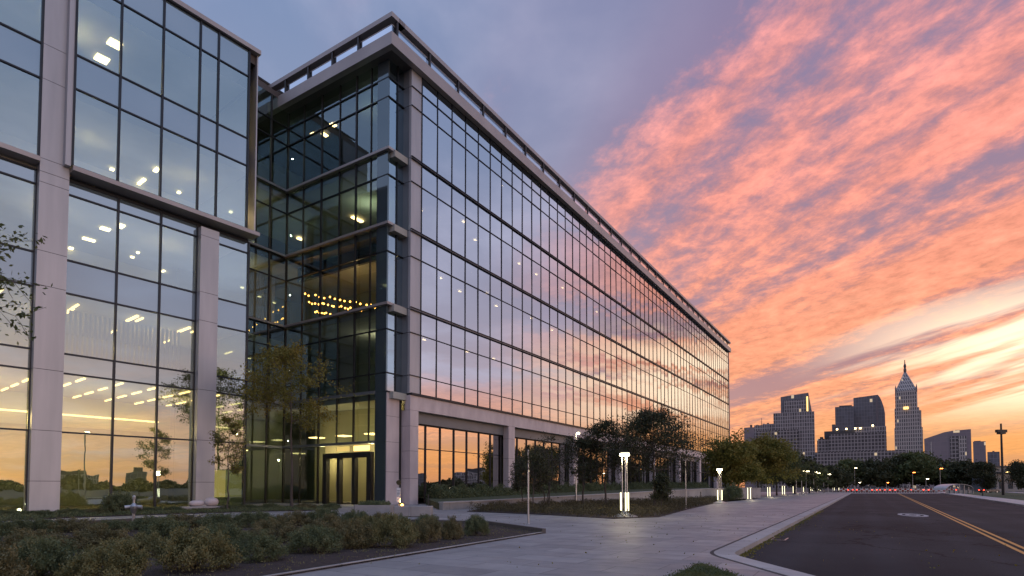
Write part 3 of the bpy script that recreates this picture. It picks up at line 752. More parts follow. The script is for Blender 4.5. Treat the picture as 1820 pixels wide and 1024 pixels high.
# frame strip at the left of the upper box, ledges under it
MB().box(LX(120, FO, 150), xu[0] - .05, FO - .02, .0 + RE, zl['t7'] - .05, zl['top'] - .1).build('box_frame', M['clad'], rl)
MB().box(xrt, xrt + .08, FO, RE + .14, zl['t7'], zl['top'] - .1).build('box_frame', M['clad'], rl)
MB().box(c1[1] + .02, xrt + .3, FO - .2, RE - .02, zl['t7'] - .28, zl['t7'] - .03).build('ledge', M['fascia'], rl)
MB().box(-9.0, -.02, -.2, RE - .02, zl['t7'] - .28, zl['t7'] - .03).build('ledge', M['fascia'], rl)
MB().box(c1[1] + .02, xr, RE + .02, RE + .3, zl['lb'] + .1, zl['t7'] - .3).build('ledge_soffit', M['mull'], rl)
# ceiling luminaires seen through the glass
cl = [zl['t2'] + .03, zl['t5'] - .0, zl['lb'], min(zl['t8'], zl['t9']) + .05]
zg = min(zl['t2'], zl['t3']) + .03
def lum(px, py, z, lx_, ly_, mat='strip'):
    """luminaire on the ceiling z under the view ray px, py"""
    d = ray(px, py); t = (z - .1 - H) / d[2]; wx, wy = d[0] * t, d[1] * t
    x = (wx - OL[0]) * Lf.ex[0] + (wy - OL[1]) * Lf.ex[1]; y = (wx - OL[0]) * Lf.ey[0] + (wy - OL[1]) * Lf.ey[1]
    if not (XL0 + .5 < x < xr - .5 and RE + .3 < y < 20): print('lum out', px, py, round(x, 1), round(y, 1)); return
    MB().box(x - lx_, x + lx_, y - ly_, y + ly_, z - .12, z - .02).build('ceiling_light', M[mat], rl)
z4c = min(zl['t8'], zl['t9']) ; z3c = zl['lb'] + .05; z2c = min(zl['t4'], zl['t5']) + .05
zTc = zl['t10']
MB().box(XL0, xr - .2, RE + .4, 8, zl['t10'] - .02, zl['t10'] + .02).build('floor_slab', M['ceil'], rl)
for px, py in ((204, 79), (181, 106), (34, 201), (10, 226)): lum(px, py, zTc, .35, .35, 'panel')
for px, py, a_, b_ in ((199, 302, .12, .12), (250, 325, .1, .7), (278, 303, .12, .3), (318, 343, .1, .12), (365, 370, .1, .3)): lum(px, py, z4c + .0, a_, b_, 'panel')
for px, py, a_, b_ in ((124, 444, .12, .4), (158, 427, .35, .14), (187, 408, .25, .2), (215, 403, .15, .3), (235, 458, .1, .1), (245, 450, .08, .1), (291, 483, .1, .2), (306, 486, .1, .3), (410, 494, .07, 1.2), (327, 506, .1, .3)): lum(px, py, z3c, a_, b_, 'panel')
for px, py in ((134, 506), (122, 554), (235, 567), (327, 587), (118, 655), (400, 633)): lum(px, py, z2c, .07, .9)
for k in range(7): lum(122 + k * 12, 657 - k * 2.4, z2c - .0, .12, .12, 'panel')
for x in np.arange(XL0 + 1.5, xr - .6, 1.9):
    for y in (2.0, 4.6, 7.2, 9.6):
        MB().box(x - .05, x + .05, y - .75, y + .75, zg - .1, zg - .02).build('ceiling_light', M['strip'], rl)
MB().box(XL0 + .5, xr - .4, 10.7, 10.8, zg - 1.3, zg - 1.2).build('cove_light', M['strip'], rl)
for x in np.arange(XL0 + 1.5, xr - .6, 3.4):
    for y in (3.0, 7.6):
        MB().box(x - .05, x + .05, y - .6, y + .6, z2c - .1, z2c - .02).build('ceiling_light', M['strip'], rl)
# lamps of the lit rooms
def room_light(par, x, y, z, e, col=(1, .72, .34)):
    l = bpy.data.lights.new('room_light', 'POINT'); l.energy = e; l.color = col; l.shadow_soft_size = .05
    o = bpy.data.objects.new('room_light', l); COL.objects.link(o); o.location = (x, y, z); o.parent = par
for x in (-9, -1.5, 4.5, 9.3): room_light(rl, x, 6, zg - 2.2, 420, (1, .66, .26))
for x in (-8, 2, 8.5): room_light(rl, x, 6, z2c - 1.6, 190, (1, .68, .3))
for x in (-8, 1.5, 8): room_light(rl, x, 5, z3c - 1.4, 90)
for x in (-7, 3.5, 9): room_light(rl, x, 4.5, z4c - 1.2, 70)
room_light(rl, -6, 4, zTc - 1, 70); room_light(rl, 2.8, 4, zTc - 1, 90)
for (x, y, z, e, c_) in ((1.4, 3.0, zent - .5, 330, (1, .82, .42)), (1.8, 9.5, zent - 1, 150, (1, .78, .40)), (4.5, 6, zf[0] - 1.6, 90, (1, .8, .4)), (4.5, 6, zf[1] - 1.6, 80, (.95, .85, .55)), (4, 8, zf[2] - 3.2, 150, (1, .62, .24)), (-3, INY + 3.5, zf[2] - 2, 130, (1, .8, .4)), (4.5, 7, zf[3] - 1.6, 110, (.8, .9, .6)), (-3, INY + 3.5, zf[3] - 2, 110, (.95, .85, .45)), (4.5, 7, ztop - 1.6, 110, (.75, .9, .65)), (-3, INY + 3.5, ztop - 2.5, 60, (.8, .9, .6)), (-3, INY + 3.5, zf[0] - 3, 40, (.9, .8, .5)), (-3, INY + 3.5, zf[1] - 3, 50, (.8, .8, .5))):
    room_light(ra, x, y, z, e, c_)
# blinds on the second storey
b = MB(); zb0 = max(zl['t3'], zl['t2']) + .1; zb1 = zb0 + 2.6
for k in range(26):
    x = c1[1] + .3 + k * .24
    if x > c2[0] - .2: break
    b.box(x, x + .13, RE + .9, RE + .92, zb0, zb1)
b.build('vertical_blind', M['blind'], rl)
# ground level wall lights / low cabinet behind the right pane
MB().box(c2[1] + .3, c2[1] + 2.2, 3.0, 3.1, .7, 2.6).build('lit_display', M['warmroom'], rl)

# ================================================================== GROUND, ROAD, PLAZA
def offset(pl, w):
    """polyline moved w metres to its left"""
    out_ = []
    for i, p in enumerate(pl):
        ns = []
        for a_, b_ in ((i - 1, i), (i, i + 1)):
            if a_ < 0 or b_ >= len(pl): continue
            dx, dy = pl[b_][0] - pl[a_][0], pl[b_][1] - pl[a_][1]; l = math.hypot(dx, dy); ns.append((-dy / l, dx / l))
        if len(ns) == 1: out_.append((p[0] + ns[0][0] * w, p[1] + ns[0][1] * w))
        else:
            mx_, my_ = ns[0][0] + ns[1][0], ns[0][1] + ns[1][1]; k = 2 / (mx_ * mx_ + my_ * my_)
            out_.append((p[0] + mx_ * k * w, p[1] + my_ * k * w))
    return out_
def strip_poly(pl, a, b): return offset(pl, a) + offset(pl, b)[::-1]
def sheet(name, poly, z, mat, th=.0):
    b = MB()
    if th: b.prism(poly if area(poly) > 0 else poly[::-1], z - th, z)
    else: b.face([(p[0], p[1], z) for p in (poly if area(poly) > 0 else poly[::-1])])
    return tag(b.build(name, mat), kind='structure')
def area(p): return sum(p[i][0] * p[(i + 1) % len(p)][1] - p[(i + 1) % len(p)][0] * p[i][1] for i in range(len(p))) / 2
ZR = -.13
E0 = ground(1300, 996, ZR); E1 = ground(1512, 878.0, ZR); Q = ground(1398, 1024, ZR)
ke = (E1[0] - E0[0], E1[1] - E0[1]); kl = math.hypot(*ke); ke = (ke[0] / kl, ke[1] / kl)
kq = (Q[0] - E0[0], Q[1] - E0[1]); ql = math.hypot(*kq); kq = (kq[0] / ql, kq[1] / ql)
# rounded corner between the street kerb and the crossing drive
def rnd(p, d1, d2, r=.55, n=6):
    a = (p[0] + d1[0] * r, p[1] + d1[1] * r); c = (p[0] + d2[0] * r, p[1] + d2[1] * r)
    return [((1 - t) ** 2 * a[0] + 2 * t * (1 - t) * p[0] + t * t * c[0], (1 - t) ** 2 * a[1] + 2 * t * (1 - t) * p[1] + t * t * c[1]) for t in [i / n for i in range(n + 1)]]
Kline = [(E0[0] + kq[0] * 22, E0[1] + kq[1] * 22)] + rnd(E0, kq, ke) + [(E0[0] + ke[0] * 175, E0[1] + ke[1] * 175)]
R1 = ground(1674, 877.0, ZR); R0 = ground(1820, 900.5, ZR)
kr = (R1[0] - R0[0], R1[1] - R0[1]); rl_ = math.hypot(*kr); kr = (kr[0] / rl_, kr[1] / rl_)
Rline = [(R0[0] - kr[0] * 90, R0[1] - kr[1] * 90), (R0[0] + kr[0] * 170, R0[1] + kr[1] * 170)]
b = MB(); b.face([(-2500, -2500, ZR - .02), (4000, -2500, ZR - .02), (4000, 4500, ZR - .02), (-2500, 4500, ZR - .02)])
tag(b.build('ground', M['earth']), kind='structure')
kend = offset(Kline, .0)[-1]; rend = Rline[1]
road = Kline[::-1] + [(Kline[0][0] + 60, Kline[0][1] - 12), Rline[0], rend]
# front drive polygon: along the kerb, round the corner, then out to the right and away
road = [Kline[-1]] + Kline[::-1][1:] + [(Rline[0][0] - 6, Rline[0][1])] + [Rline[0], Rline[1]]
sheet('road', road, ZR, M['asphalt'])
sheet('kerb', strip_poly(Kline, 0, .42), .004, M['kerb'], .22)
sheet('kerb_joint_strip', strip_poly(Kline, .424, .5), -.006, M['joint'], .2)
KP = offset(Kline, .505)
far = Kline[-1]
plaza = [p for p in KP] + [(far[0] - 90, far[1] + 30), (-110, 130), (-110, -40), (KP[0][0] - 30, -40)]
sheet('plaza', plaza, 0, M['pave'], .25)
sheet('pavement', strip_poly(Rline, -2.6, -.3), .004, M['walk'], .2)
sheet('kerb', strip_poly(Rline, -.296, 0), .01, M['kerb'], .2)
sheet('lawn', strip_poly(Rline, -14, -2.605), -.01, M['lawn'], .12)
sheet('path', strip_poly(Rline, -20, -17), -.1, M['walk'], .02)
drain = empty('gutter_drain', (E0[0] + ke[0] * 6 - ke[1] * -.25, E0[1] + ke[1] * 6 - .25 * ke[0], ZR), math.atan2(ke[1], ke[0]), 'dark slotted drain grate in the gutter beside the kerb', 'drain')
b = MB(); b.box(-.45, .45, -.2, .2, .002, .008); b.build('frame', M['steel'], drain)
b = MB()
for q in range(9): b.box(-.4 + q * .095, -.36 + q * .095, -.16, .16, .009, .012)
b.build('slot', M['joint'], drain)
# small grass triangle where the kerb turns
g3 = [ground(1247, 1001), ground(1190, 1026), ground(1150, 1045), ground(1330, 1045), ground(1306, 1022)]
sheet('grass_patch_ground', g3, .006, M['lawn'])
# double yellow line
def line_band(pa, pb, w, off, z, name, mat, ext=0):
    dx, dy = pb[0] - pa[0], pb[1] - pa[1]; l = math.hypot(dx, dy); n = (-dy / l, dx / l); d = (dx / l, dy / l)
    a = (pa[0] - d[0] * ext, pa[1] - d[1] * ext)
    p = [(a[0] + n[0] * (off - w / 2), a[1] + n[1] * (off - w / 2)), (pb[0] + n[0] * (off - w / 2), pb[1] + n[1] * (off - w / 2)), (pb[0] + n[0] * (off + w / 2), pb[1] + n[1] * (off + w / 2)), (a[0] + n[0] * (off + w / 2), a[1] + n[1] * (off + w / 2))]
    return sheet(name, p, z, mat)
Ya, Yb = ground(1820, 979, ZR), ground(1596, 877.0, ZR)
for o_ in (-.11, .11): line_band(Ya, Yb, .1, o_, ZR + .004, 'centre_line', M['yellow'], 25)
# worn painted oval marking
mc = ground(1622, 915.5, ZR); dmk = (ke[0], ke[1])
def oval(a0, a1, z, name, mat):
    b = MB(); n = 40; P0 = []; P1 = []
    for i in range(n):
        t = 2 * math.pi * i / n
        for L_, sc_o in ((P0, a0), (P1, a1)):
            u, v = .64 * sc_o * math.cos(t), 2.1 * sc_o * math.sin(t); L_.append((mc[0] + u * math.cos(.45) + v * math.sin(.45), mc[1] - u * math.sin(.45) + v * math.cos(.45), z))
    for i in range(n): j = (i + 1) % n; b.face([P1[i], P1[j], P0[j], P0[i]])
    return tag(b.build(name, mat), kind='structure')
oval(.72, 1.0, ZR + .004, 'road_marking', M['whitep']); oval(.25, .5, ZR + .004, 'road_marking', M['whitep'])
# cross street and pale footway at the far end of the road
def cam_strip(px0, px1, Y0, Y1, z, name, mat, th=.1):
    p = [((px0 - 910) / F * Y0, Y0), ((px1 - 910) / F * Y0, Y0), ((px1 - 910) / F * Y1, Y1), ((px0 - 910) / F * Y1, Y1)]
    return sheet(name, p, z, mat, th)
cam_strip(1440, 1700, 142, 154, ZR + .05, 'pavement', M['walk'], .06)
cam_strip(1480, 1990, 158, 205, ZR + .008, 'road', M['asphalt'], .01)

# ------------------------------------------------------------------ beds and terrace
bed1 = [ground(964, 948.5), ground(868, 934), ground(600, 927), ground(269, 926), ground(-60, 946), ground(-500, 1010), ground(-500, 1190), ground(200, 1075)]
sheet('planting_bed', bed1, .035, M['mulch'], .03)
def edging(pts, w, h, name, mat):
    b = MB(); a = offset(pts, w)
    for i in range(len(pts) - 1):
        q = [pts[i], pts[i + 1], a[i + 1], a[i]]
        if area(q) < 0: q = q[::-1]
        b.prism(q, 0.002, h)
    return tag(b.build(name, mat), kind='structure')
edging([bed1[4], bed1[3], bed1[2], bed1[1], bed1[0]], .12, .15, 'bed_edging', M['soffit'])
edging([bed1[7], bed1[0]], .07, .05, 'bed_edging', M['kerb'])
bed2 = [ground(830, 909.5), ground(960, 915), ground(1091, 922.5), ground(1171, 919.5), ground(1221, 906), ground(1277, 893.5), ground(1330, 884.5)]
W0 = ground(787, 906.5); W1 = ((1262 - 910) / F * 62, 62)
wd = (W1[0] - W0[0], W1[1] - W0[1]); wl = math.hypot(*wd); wd = (wd[0] / wl, wd[1] / wl)
Wp = [(W0[0] + wd[0] * t, W0[1] + wd[1] * t) for t in (0, wl * .1, wl * .4, wl * .7, wl, wl + 14)]
Wh = [.42, .47, .72, .98, 1.2, 1.25]
sheet('planting_bed', bed2[:1] + bed2[1:] + [Wp[5], Wp[4], Wp[1]], .03, M['mulch'], .025)
b = MB(); nrm = (-wd[1], wd[0])
for i in range(5):
    (xa_, ya_), (xb_, yb_) = Wp[i], Wp[i + 1]; t = .35
    b.hexa([(xa_, ya_, 0), (xb_, yb_, 0), (xb_ + nrm[0] * t, yb_ + nrm[1] * t, 0), (xa_ + nrm[0] * t, ya_ + nrm[1] * t, 0),
            (xa_, ya_, Wh[i]), (xb_, yb_, Wh[i + 1]), (xb_ + nrm[0] * t, yb_ + nrm[1] * t, Wh[i + 1]), (xa_ + nrm[0] * t, ya_ + nrm[1] * t, Wh[i])])
tw = empty('retaining_wall', (0, 0, 0), 0, 'low pale concrete retaining wall holding the lawn terrace behind the young trees', 'wall')
b.build('wall', M['kerb'], tw)
b = MB()
for i in range(5):
    (xa_, ya_), (xb_, yb_) = Wp[i], Wp[i + 1]; t0, t1 = -.05, .45
    for (h0, h1) in ((.004, .07),):
        b.hexa([(xa_ + nrm[0] * t0, ya_ + nrm[1] * t0, Wh[i] + h0), (xb_ + nrm[0] * t0, yb_ + nrm[1] * t0, Wh[i + 1] + h0), (xb_ + nrm[0] * t1, yb_ + nrm[1] * t1, Wh[i + 1] + h0), (xa_ + nrm[0] * t1, ya_ + nrm[1] * t1, Wh[i] + h0),
                (xa_ + nrm[0] * t0, ya_ + nrm[1] * t0, Wh[i] + h1), (xb_ + nrm[0] * t0, yb_ + nrm[1] * t0, Wh[i + 1] + h1), (xb_ + nrm[0] * t1, yb_ + nrm[1] * t1, Wh[i + 1] + h1), (xa_ + nrm[0] * t1, ya_ + nrm[1] * t1, Wh[i] + h1)])
b.build('coping', M['walk'], tw)
Ap = [A.world(x, YA - .4)[:2] for x in (p1r + .6, p1r + 6, p1r + 20, p1r + 40, p1r + 62, p1r + 86)]
b = MB()
for i in range(5):
    (xa_, ya_), (xb_, yb_) = Wp[i], Wp[i + 1]
    b.face([(xa_ + nrm[0] * .3, ya_ + nrm[1] * .3, Wh[i] - .02), (xb_ + nrm[0] * .3, yb_ + nrm[1] * .3, Wh[i + 1] - .02), (*Ap[i + 1], Wh[i + 1] + .05), (*Ap[i], Wh[i] + .05)])
b.face([(Wp[0][0] + nrm[0] * .3, Wp[0][1] + nrm[1] * .3, 0), (Wp[0][0] + nrm[0] * .3, Wp[0][1] + nrm[1] * .3, Wh[0] - .02), (*Ap[0], Wh[0] + .05), (*Ap[0], 0)])
tag(b.build('lawn_terrace', M['lawn']), kind='structure')
# planting strip along the left block
strip1 = [ground(-60, 930), ground(120, 921), ground(269, 915.5), ground(430, 910.5), ground(600, 907), ground(600, 902), ground(430, 903.5), ground(300, 907), ground(100, 914.6), ground(-60, 920)]
sheet('planting_bed', strip1, .03, M['mulch'], .025)

# ================================================================== FOLIAGE
def leaf_mesh(name, P, size, mat, parent=None, asp=.5, up=.0, link=True):
    P = np.asarray(P, dtype=np.float64); n = len(P)
    a = rng.normal(size=(n, 3)); a[:, 2] += up * np.sign(rng.random(n) + .2); a /= np.linalg.norm(a, axis=1)[:, None]
    c = rng.normal(size=(n, 3)); b = np.cross(a, c); b /= np.linalg.norm(b, axis=1)[:, None]
    s = size * (.6 + .8 * rng.random(n))[:, None]
    V = np.stack([P - a * s, P + b * s * asp, P + a * s, P - b * s * asp], 1).reshape(-1, 3)
    me = bpy.data.meshes.new(name); me.vertices.add(4 * n); me.vertices.foreach_set('co', V.ravel())
    me.loops.add(4 * n); me.loops.foreach_set('vertex_index', np.arange(4 * n, dtype=np.int32))
    me.polygons.add(n); me.polygons.foreach_set('loop_start', np.arange(0, 4 * n, 4, dtype=np.int32)); me.polygons.foreach_set('loop_total', np.full(n, 4, dtype=np.int32))
    me.materials.append(mat); me.update(calc_edges=True)
    if not link: return me
    o = bpy.data.objects.new(name, me); COL.objects.link(o)
    if parent: o.parent = parent
    return o
def shrub_proto(seed, n, mat, leaf=.032, flat=.8):
    """dome of upright leafy sprays, radius 1 at the base, height about 1.25"""
    r = np.random.default_rng(seed); K = 80
    th = r.random(K) * 2 * math.pi; ph = np.arccos(1 - r.random(K) * .98)
    rad = .74 + .26 * r.random(K)
    Cn = np.stack([np.sin(ph) * np.cos(th) * rad, np.sin(ph) * np.sin(th) * rad, np.cos(ph) * rad * flat * 1.15 + .12], 1)
    k = r.integers(0, K, n); t = r.random(n) ** .6
    base = np.array([0, 0, .05]); D = Cn - base
    P = base + D[k] * (.5 + .5 * t)[:, None] + r.normal(size=(n, 3)) * (.10 * (1.1 - .6 * t))[:, None]
    P[:, 2] = np.abs(P[:, 2]) + .02
    st = MB()
    for i in range(0, K, 4): st.tube(tuple(base), tuple(base + D[i] * .8), .014, .005, 4)
    return P, st
shr = []
for i, (mt, n) in enumerate((('shrub', 15000), ('shrub_g', 14000), ('shrub_b', 14000), ('shrub', 13000), ('shrub_g', 13000))):
    P, st = shrub_proto(100 + i, n, mt)
    root = empty('shrub'); lf = leaf_mesh('foliage', P, .03, M[mt], root, .42, .8); sm = st.build('stems', M['bark'], root)
    shr.append((root, lf, sm))
ORD = ['first', 'second', 'third', 'fourth', 'fifth', 'sixth', 'seventh', 'eighth', 'ninth', 'tenth', 'eleventh', 'twelfth', 'thirteenth', 'fourteenth', 'fifteenth', 'sixteenth', 'seventeenth', 'eighteenth', 'nineteenth', 'twentieth']
used_root = {}
def put_shrub(kind, x, y, w, h, label, group, rz=None, z=.03, cat='shrub'):
    root, lf, sm = shr[kind]
    if kind not in used_root: o = root; used_root[kind] = 1
    else:
        o = root.copy(); COL.objects.link(o)
        for c in (lf, sm): k = c.copy(); COL.objects.link(k); k.parent = o
    o.location = (x, y, z); o.rotation_euler = (0, 0, random.uniform(0, 6.28) if rz is None else rz); o.scale = (w / 2, w / 2 * random.uniform(.9, 1.1), h / 1.1)
    return tag(o, label, cat, group)
tone = {0: 'olive green', 1: 'fresh green', 2: 'bronze tipped', 3: 'olive', 4: 'dark green'}
front = [(-90, 1060, 170, 960, 0), (40, 1040, 130, 955, 1), (165, 1045, 140, 965, 2), (330, 1022, 140, 938, 2), (445, 1003, 100, 948, 4), (548, 987, 100, 935, 1), (628, 978, 84, 925, 0), (697, 977, 80, 915, 2), (755, 968, 56, 918, 3), (800, 962, 46, 920, 0), (845, 955, 46, 915, 1)]
for i, (px, py, w, ty, kd) in enumerate(front):
    g = ground(px, py); d = g[1]
    put_shrub(kd, g[0], d + .3, w / F * d * 1.12, H - (ty - HOR) / F * d + .05, '%s shrub in the front row of the mulch bed, %s from its pointed tip' % (tone[kd], ORD[10 - i]), 'shrubs in the front row of the mulch bed')
mid = [(-60, 985, 110, 925), (60, 985, 105, 935), (175, 978, 100, 930), (255, 992, 85, 945), (290, 965, 90, 915), (395, 975, 90, 925), (490, 965, 90, 918), (580, 955, 80, 912), (655, 950, 60, 915), (710, 950, 50, 912), (760, 942, 44, 912)]
for i, (px, py, w, ty) in enumerate(mid):
    kd = (i * 2 + 1) % 5; g = ground(px, py); d = g[1]
    put_shrub(kd, g[0], d, w / F * d * 1.12, H - (ty - HOR) / F * d, '%s shrub in the middle row of the mulch bed, %s from the right' % (tone[kd], ORD[10 - i]), 'shrubs in the middle row of the mulch bed')
back = [(-20, 955, 80, 920), (60, 950, 80, 918), (130, 947, 70, 918), (200, 948, 66, 922), (265, 942, 66, 916), (330, 940, 66, 910), (390, 940, 66, 910), (455, 938, 66, 905), (520, 936, 60, 905), (575, 934, 60, 900), (630, 935, 54, 905), (680, 936, 46, 908)]
for i, (px, py, w, ty) in enumerate(back):
    kd = (1, 4, 3)[i % 3]; g = ground(px, py); d = g[1]
    put_shrub(kd, g[0], d, w / F * d * 1.15, H - (ty - HOR) / F * d, '%s shrub in the back row of the mulch bed, %s from the left' % (tone[kd], ORD[i]), 'shrubs in the back row of the mulch bed')
wallp = [(15, 920, 60, 905), (70, 919, 50, 906), (125, 917, 46, 902), (175, 915, 46, 901), (215, 914, 60, 870), (262, 912, 50, 900), (310, 911, 40, 899), (352, 909, 36, 900), (400, 908, 36, 896), (440, 907, 40, 896), (480, 906, 36, 894), (545, 906, 36, 893), (590, 905, 34, 893)]
for i, (px, py, w, ty) in enumerate(wallp):
    kd = (4, 1, 4, 3)[i % 4]; g = ground(px, py); d = g[1]
    put_shrub(kd, g[0], d, w / F * d * 1.15, H - (ty - HOR) / F * d, ('taller dark round bush by the office block glass' if i == 4 else 'low %s plant at the foot of the office block, %s from the left' % (tone[kd], ORD[i])), 'low plants at the foot of the buildings', cat='bush' if i == 4 else 'shrub')
g = ground(1301, 890); put_shrub(4, g[0], g[1], 2.6, 1.95, 'big dark round bush beside the glowing lamp post at the pavement edge', 'bushes by the pavement', cat='bush')
# reddish ground cover in the tree bed, and grass tufts: nobody could count them
def inpoly(p, poly):
    c = False; j = len(poly) - 1
    for i in range(len(poly)):
        if (poly[i][1] > p[1]) != (poly[j][1] > p[1]) and p[0] < (poly[j][0] - poly[i][0]) * (p[1] - poly[i][1]) / (poly[j][1] - poly[i][1]) + poly[i][0]: c = not c
        j = i
    return c
def cover(name, poly, n, h, mat, label, cat, size=.05, z0=.02, up=1.5):
    xs = [p[0] for p in poly]; ys = [p[1] for p in poly]; pts = []
    r = np.random.default_rng(len(name) + n)
    while len(pts) < n:
        x, y = r.uniform(min(xs), max(xs)), r.uniform(min(ys), max(ys))
        if inpoly((x, y), poly):
            hh = h * (.35 + .65 * abs(math.sin(x * 1.9) * math.sin(y * 1.4 + x * .7)) ** .6)
            for q in range(6): pts.append((x + r.normal() * .06, y + r.normal() * .06, z0 + hh * r.random()))
    return tag(leaf_mesh(name, pts, size, mat, None, .3, up), label, cat, kind='stuff')
bedc = bed2 + [Wp[5], Wp[4], Wp[1]]
cover('ground_cover', bedc, 80000, .55, M['redleaf'], 'low brownish green ground cover under the young trees', 'ground cover')
cover('grass', g3, 6000, .05, M['leaf_green'], 'short rough grass in the small corner patch by the kerb', 'grass', .02, .0)
cover('ground_cover', strip1, 30000, .22, M['shrub_g'], 'low dark planting at the foot of the office block', 'ground cover', .05)
b1f = [bed1[0], bed1[1], bed1[2], bed1[3], bed1[4], ground(-60, 1060), ground(300, 1060)]
cover('ground_cover', b1f, 16000, .10, M['shrub_b'], 'sparse leaf litter and sprouts on the bark mulch', 'ground cover', .02)
lit_ = []
for i in range(1500):
    t_ = rng.random() ** 1.6 * 30; o_ = abs(rng.normal()) * .12; lit_.append((E0[0] + ke[0] * t_ + ke[1] * o_, E0[1] + ke[1] * t_ - ke[0] * o_, ZR + .01 + rng.random() * .015))
for i in range(350): lit_.append((rng.uniform(-6, 14), rng.uniform(10, 30), .012))
tag(leaf_mesh('leaf_litter', lit_, .022, M['leaf_warm'], None, .6), 'dry leaves gathered in the gutter along the kerb', 'leaf litter', kind='stuff')
terr = [Wp[0], Wp[1], Wp[2], Wp[3], Wp[4], Ap[4], Ap[3], Ap[2], Ap[1], Ap[0]]
# hedges along the long front
hx = [(p1r + .5, p1r + period - pw + .2)] + [(p1r + period * i, p1r + period * (i + 1) - 1) for i in (1, 2, 3, 4, 5)]
for i, (x0, x1) in enumerate(hx):
    n = 16000; r = np.random.default_rng(300 + i); L_ = x1 - x0
    xx = r.random(n) * L_; yy = r.normal(size=n) * .45; zz = r.random(n) ** .7 * (1.0 + .22 * np.sin(xx * 2.1 + i) + .18 * np.sin(xx * 5.3 + 2 * i)) * np.exp(-(yy / .9) ** 2)
    hz_ = float(np.interp(x0 - p1r, [0, 20, 40, 62, 86], [.45, .75, 1.0, 1.2, 1.25]))
    o = leaf_mesh('hedge', np.stack([xx, yy, zz * .98 + .02], 1), .06, M['shrub_g'], None, .5, .4)
    o.location = A.world(x0, YA - 1.3, hz_); o.rotation_euler = (0, 0, A.rot)
    tag(o, 'dark clipped hedge below the storefront glass, %s from the entrance corner' % ORD[i], 'hedge', 'hedges along the long glass front')

# ---- trees
def make_tree(name, h, cw, cb, seed, lmat, nleaf=9000, lsize=.07, trunk_r=.09, lean=0.0, spray=.35, levels=3, nb=11, upw=.55, asym=(0, 0), airy=1.0, multi=1):
    """tapered trunk, limbs, twigs and leaf clumps; h height, cw crown width, cb crown base height"""
    r = random.Random(seed); rt = empty(name); wood = MB(); tips = []
    def limb(p, d, ln, rad, lv):
        n = 4; q = Vector(p); dd = Vector(d).normalized(); rr = rad
        for i in range(n):
            dd = (dd + Vector((r.gauss(0, .13), r.gauss(0, .13), r.gauss(0, .08) + .05 * upw))).normalized()
            q2 = q + dd * ln / n; r2 = max(rr * .78, .006)
            wood.tube(q, q2, rr, r2, 6 if lv < 2 else 4, cap=False)
            if lv < levels and i >= 1:
                for k in range(2 if lv < 2 else 2):
                    s = dd.orthogonal().normalized(); s.rotate(__import__('mathutils').Quaternion(dd, r.uniform(0, 6.28)))
                    limb(q2, dd * .65 + s * .75 + Vector((0, 0, .15 * upw)), ln * r.uniform(.42, .6), r2 * .6, lv + 1)
            if lv >= 1: tips.append((q2.copy(), lv))
            q = q2; rr = r2
    for mt in range(multi):
        ang = 6.28 * mt / multi; bx = (.12 * math.cos(ang), .12 * math.sin(ang)) if multi > 1 else (0, 0)
        N_ = 12; q = Vector((bx[0], bx[1], -.05)); rr = trunk_r; th = h * (.93 if mt == 0 else r.uniform(.75, .9))
        for i in range(N_):
            z = th * (i + 1) / N_; f = z / th
            q2 = Vector((bx[0] * (1 + 4 * f) + lean * f * f + asym[0] * .3 * f + r.gauss(0, .03), bx[1] * (1 + 4 * f) + asym[1] * .3 * f + r.gauss(0, .03), z)); r2 = trunk_r * (1 - .82 * f)
            wood.tube(q, q2, rr * (1.25 if i == 0 else 1), r2, 9, cap=False); rr = r2; q = q2
            if z > cb:
                g_ = (z - cb) / max(th - cb, .1); prof = math.sin(math.pi * min(1, .22 + .74 * g_)) ** .7
                for k in range(max(1, int(round(nb / N_ * 3 / multi)))):
                    an = r.uniform(0, 6.28); ln = cw / 2 * prof * r.uniform(.65, 1.1)
                    limb(q2, (math.cos(an) + asym[0] * .3, math.sin(an) + asym[1] * .3, upw * r.uniform(.4, 1.2)), ln, r2 * .55, 1)
    wood.build('trunk', M['bark'], rt)
    tp = np.array([t[0][:] for t in tips]); k = rng.integers(0, len(tp), nleaf)
    P = tp[k] + rng.normal(size=(nleaf, 3)) * spray * np.array([1, 1, .6]) * (rng.random((nleaf, 1)) ** .5)
    P = P[P[:, 2] > cb * .6]
    leaf_mesh('crown', P, lsize, M[lmat], rt, .5)
    return rt
def place(rt, x, y, label, group=None, rz=None, z=0, cat='tree', sc_=1):
    rt.location = (x, y, z); rt.rotation_euler = (0, 0, random.uniform(0, 6) if rz is None else rz); rt.scale = (sc_,) * 3
    return tag(rt, label, cat, group)
def gp(px, Y): return ((px - 910) / F * Y, Y)
G1 = 'young trees between the walkway and the glass building'
t = make_tree('young_tree', 4.7, 2.6, .9, 1, 'leaf_dark', 2600, .055, .045, multi=3, spray=.22, nb=12); place(t, *gp(972, 36), 'feathery multi-stemmed young tree, leftmost of the large ones before the storefront', G1)
t = make_tree('young_tree', 4.0, 2.2, 1.3, 2, 'leaf_dark', 4200, .06, .05, spray=.22); place(t, *gp(948, 33), 'thin young tree just right of the tall bare post', G1, sc_=.82)
t = make_tree('young_tree', 4.5, 3.4, 1.5, 3, 'leaf_dark', 6500, .06, .07, spray=.28); place(t, *gp(1036, 38), 'dense dark round-crowned tree beside the tall lamp', G1)
t = make_tree('young_tree', 5.6, 2.8, 2.0, 4, 'leaf_dark', 4500, .065, .07, spray=.28, upw=.8); place(t, *gp(1076, 37.5), 'tall narrow open-crowned tree behind the double-tube lamp', G1)
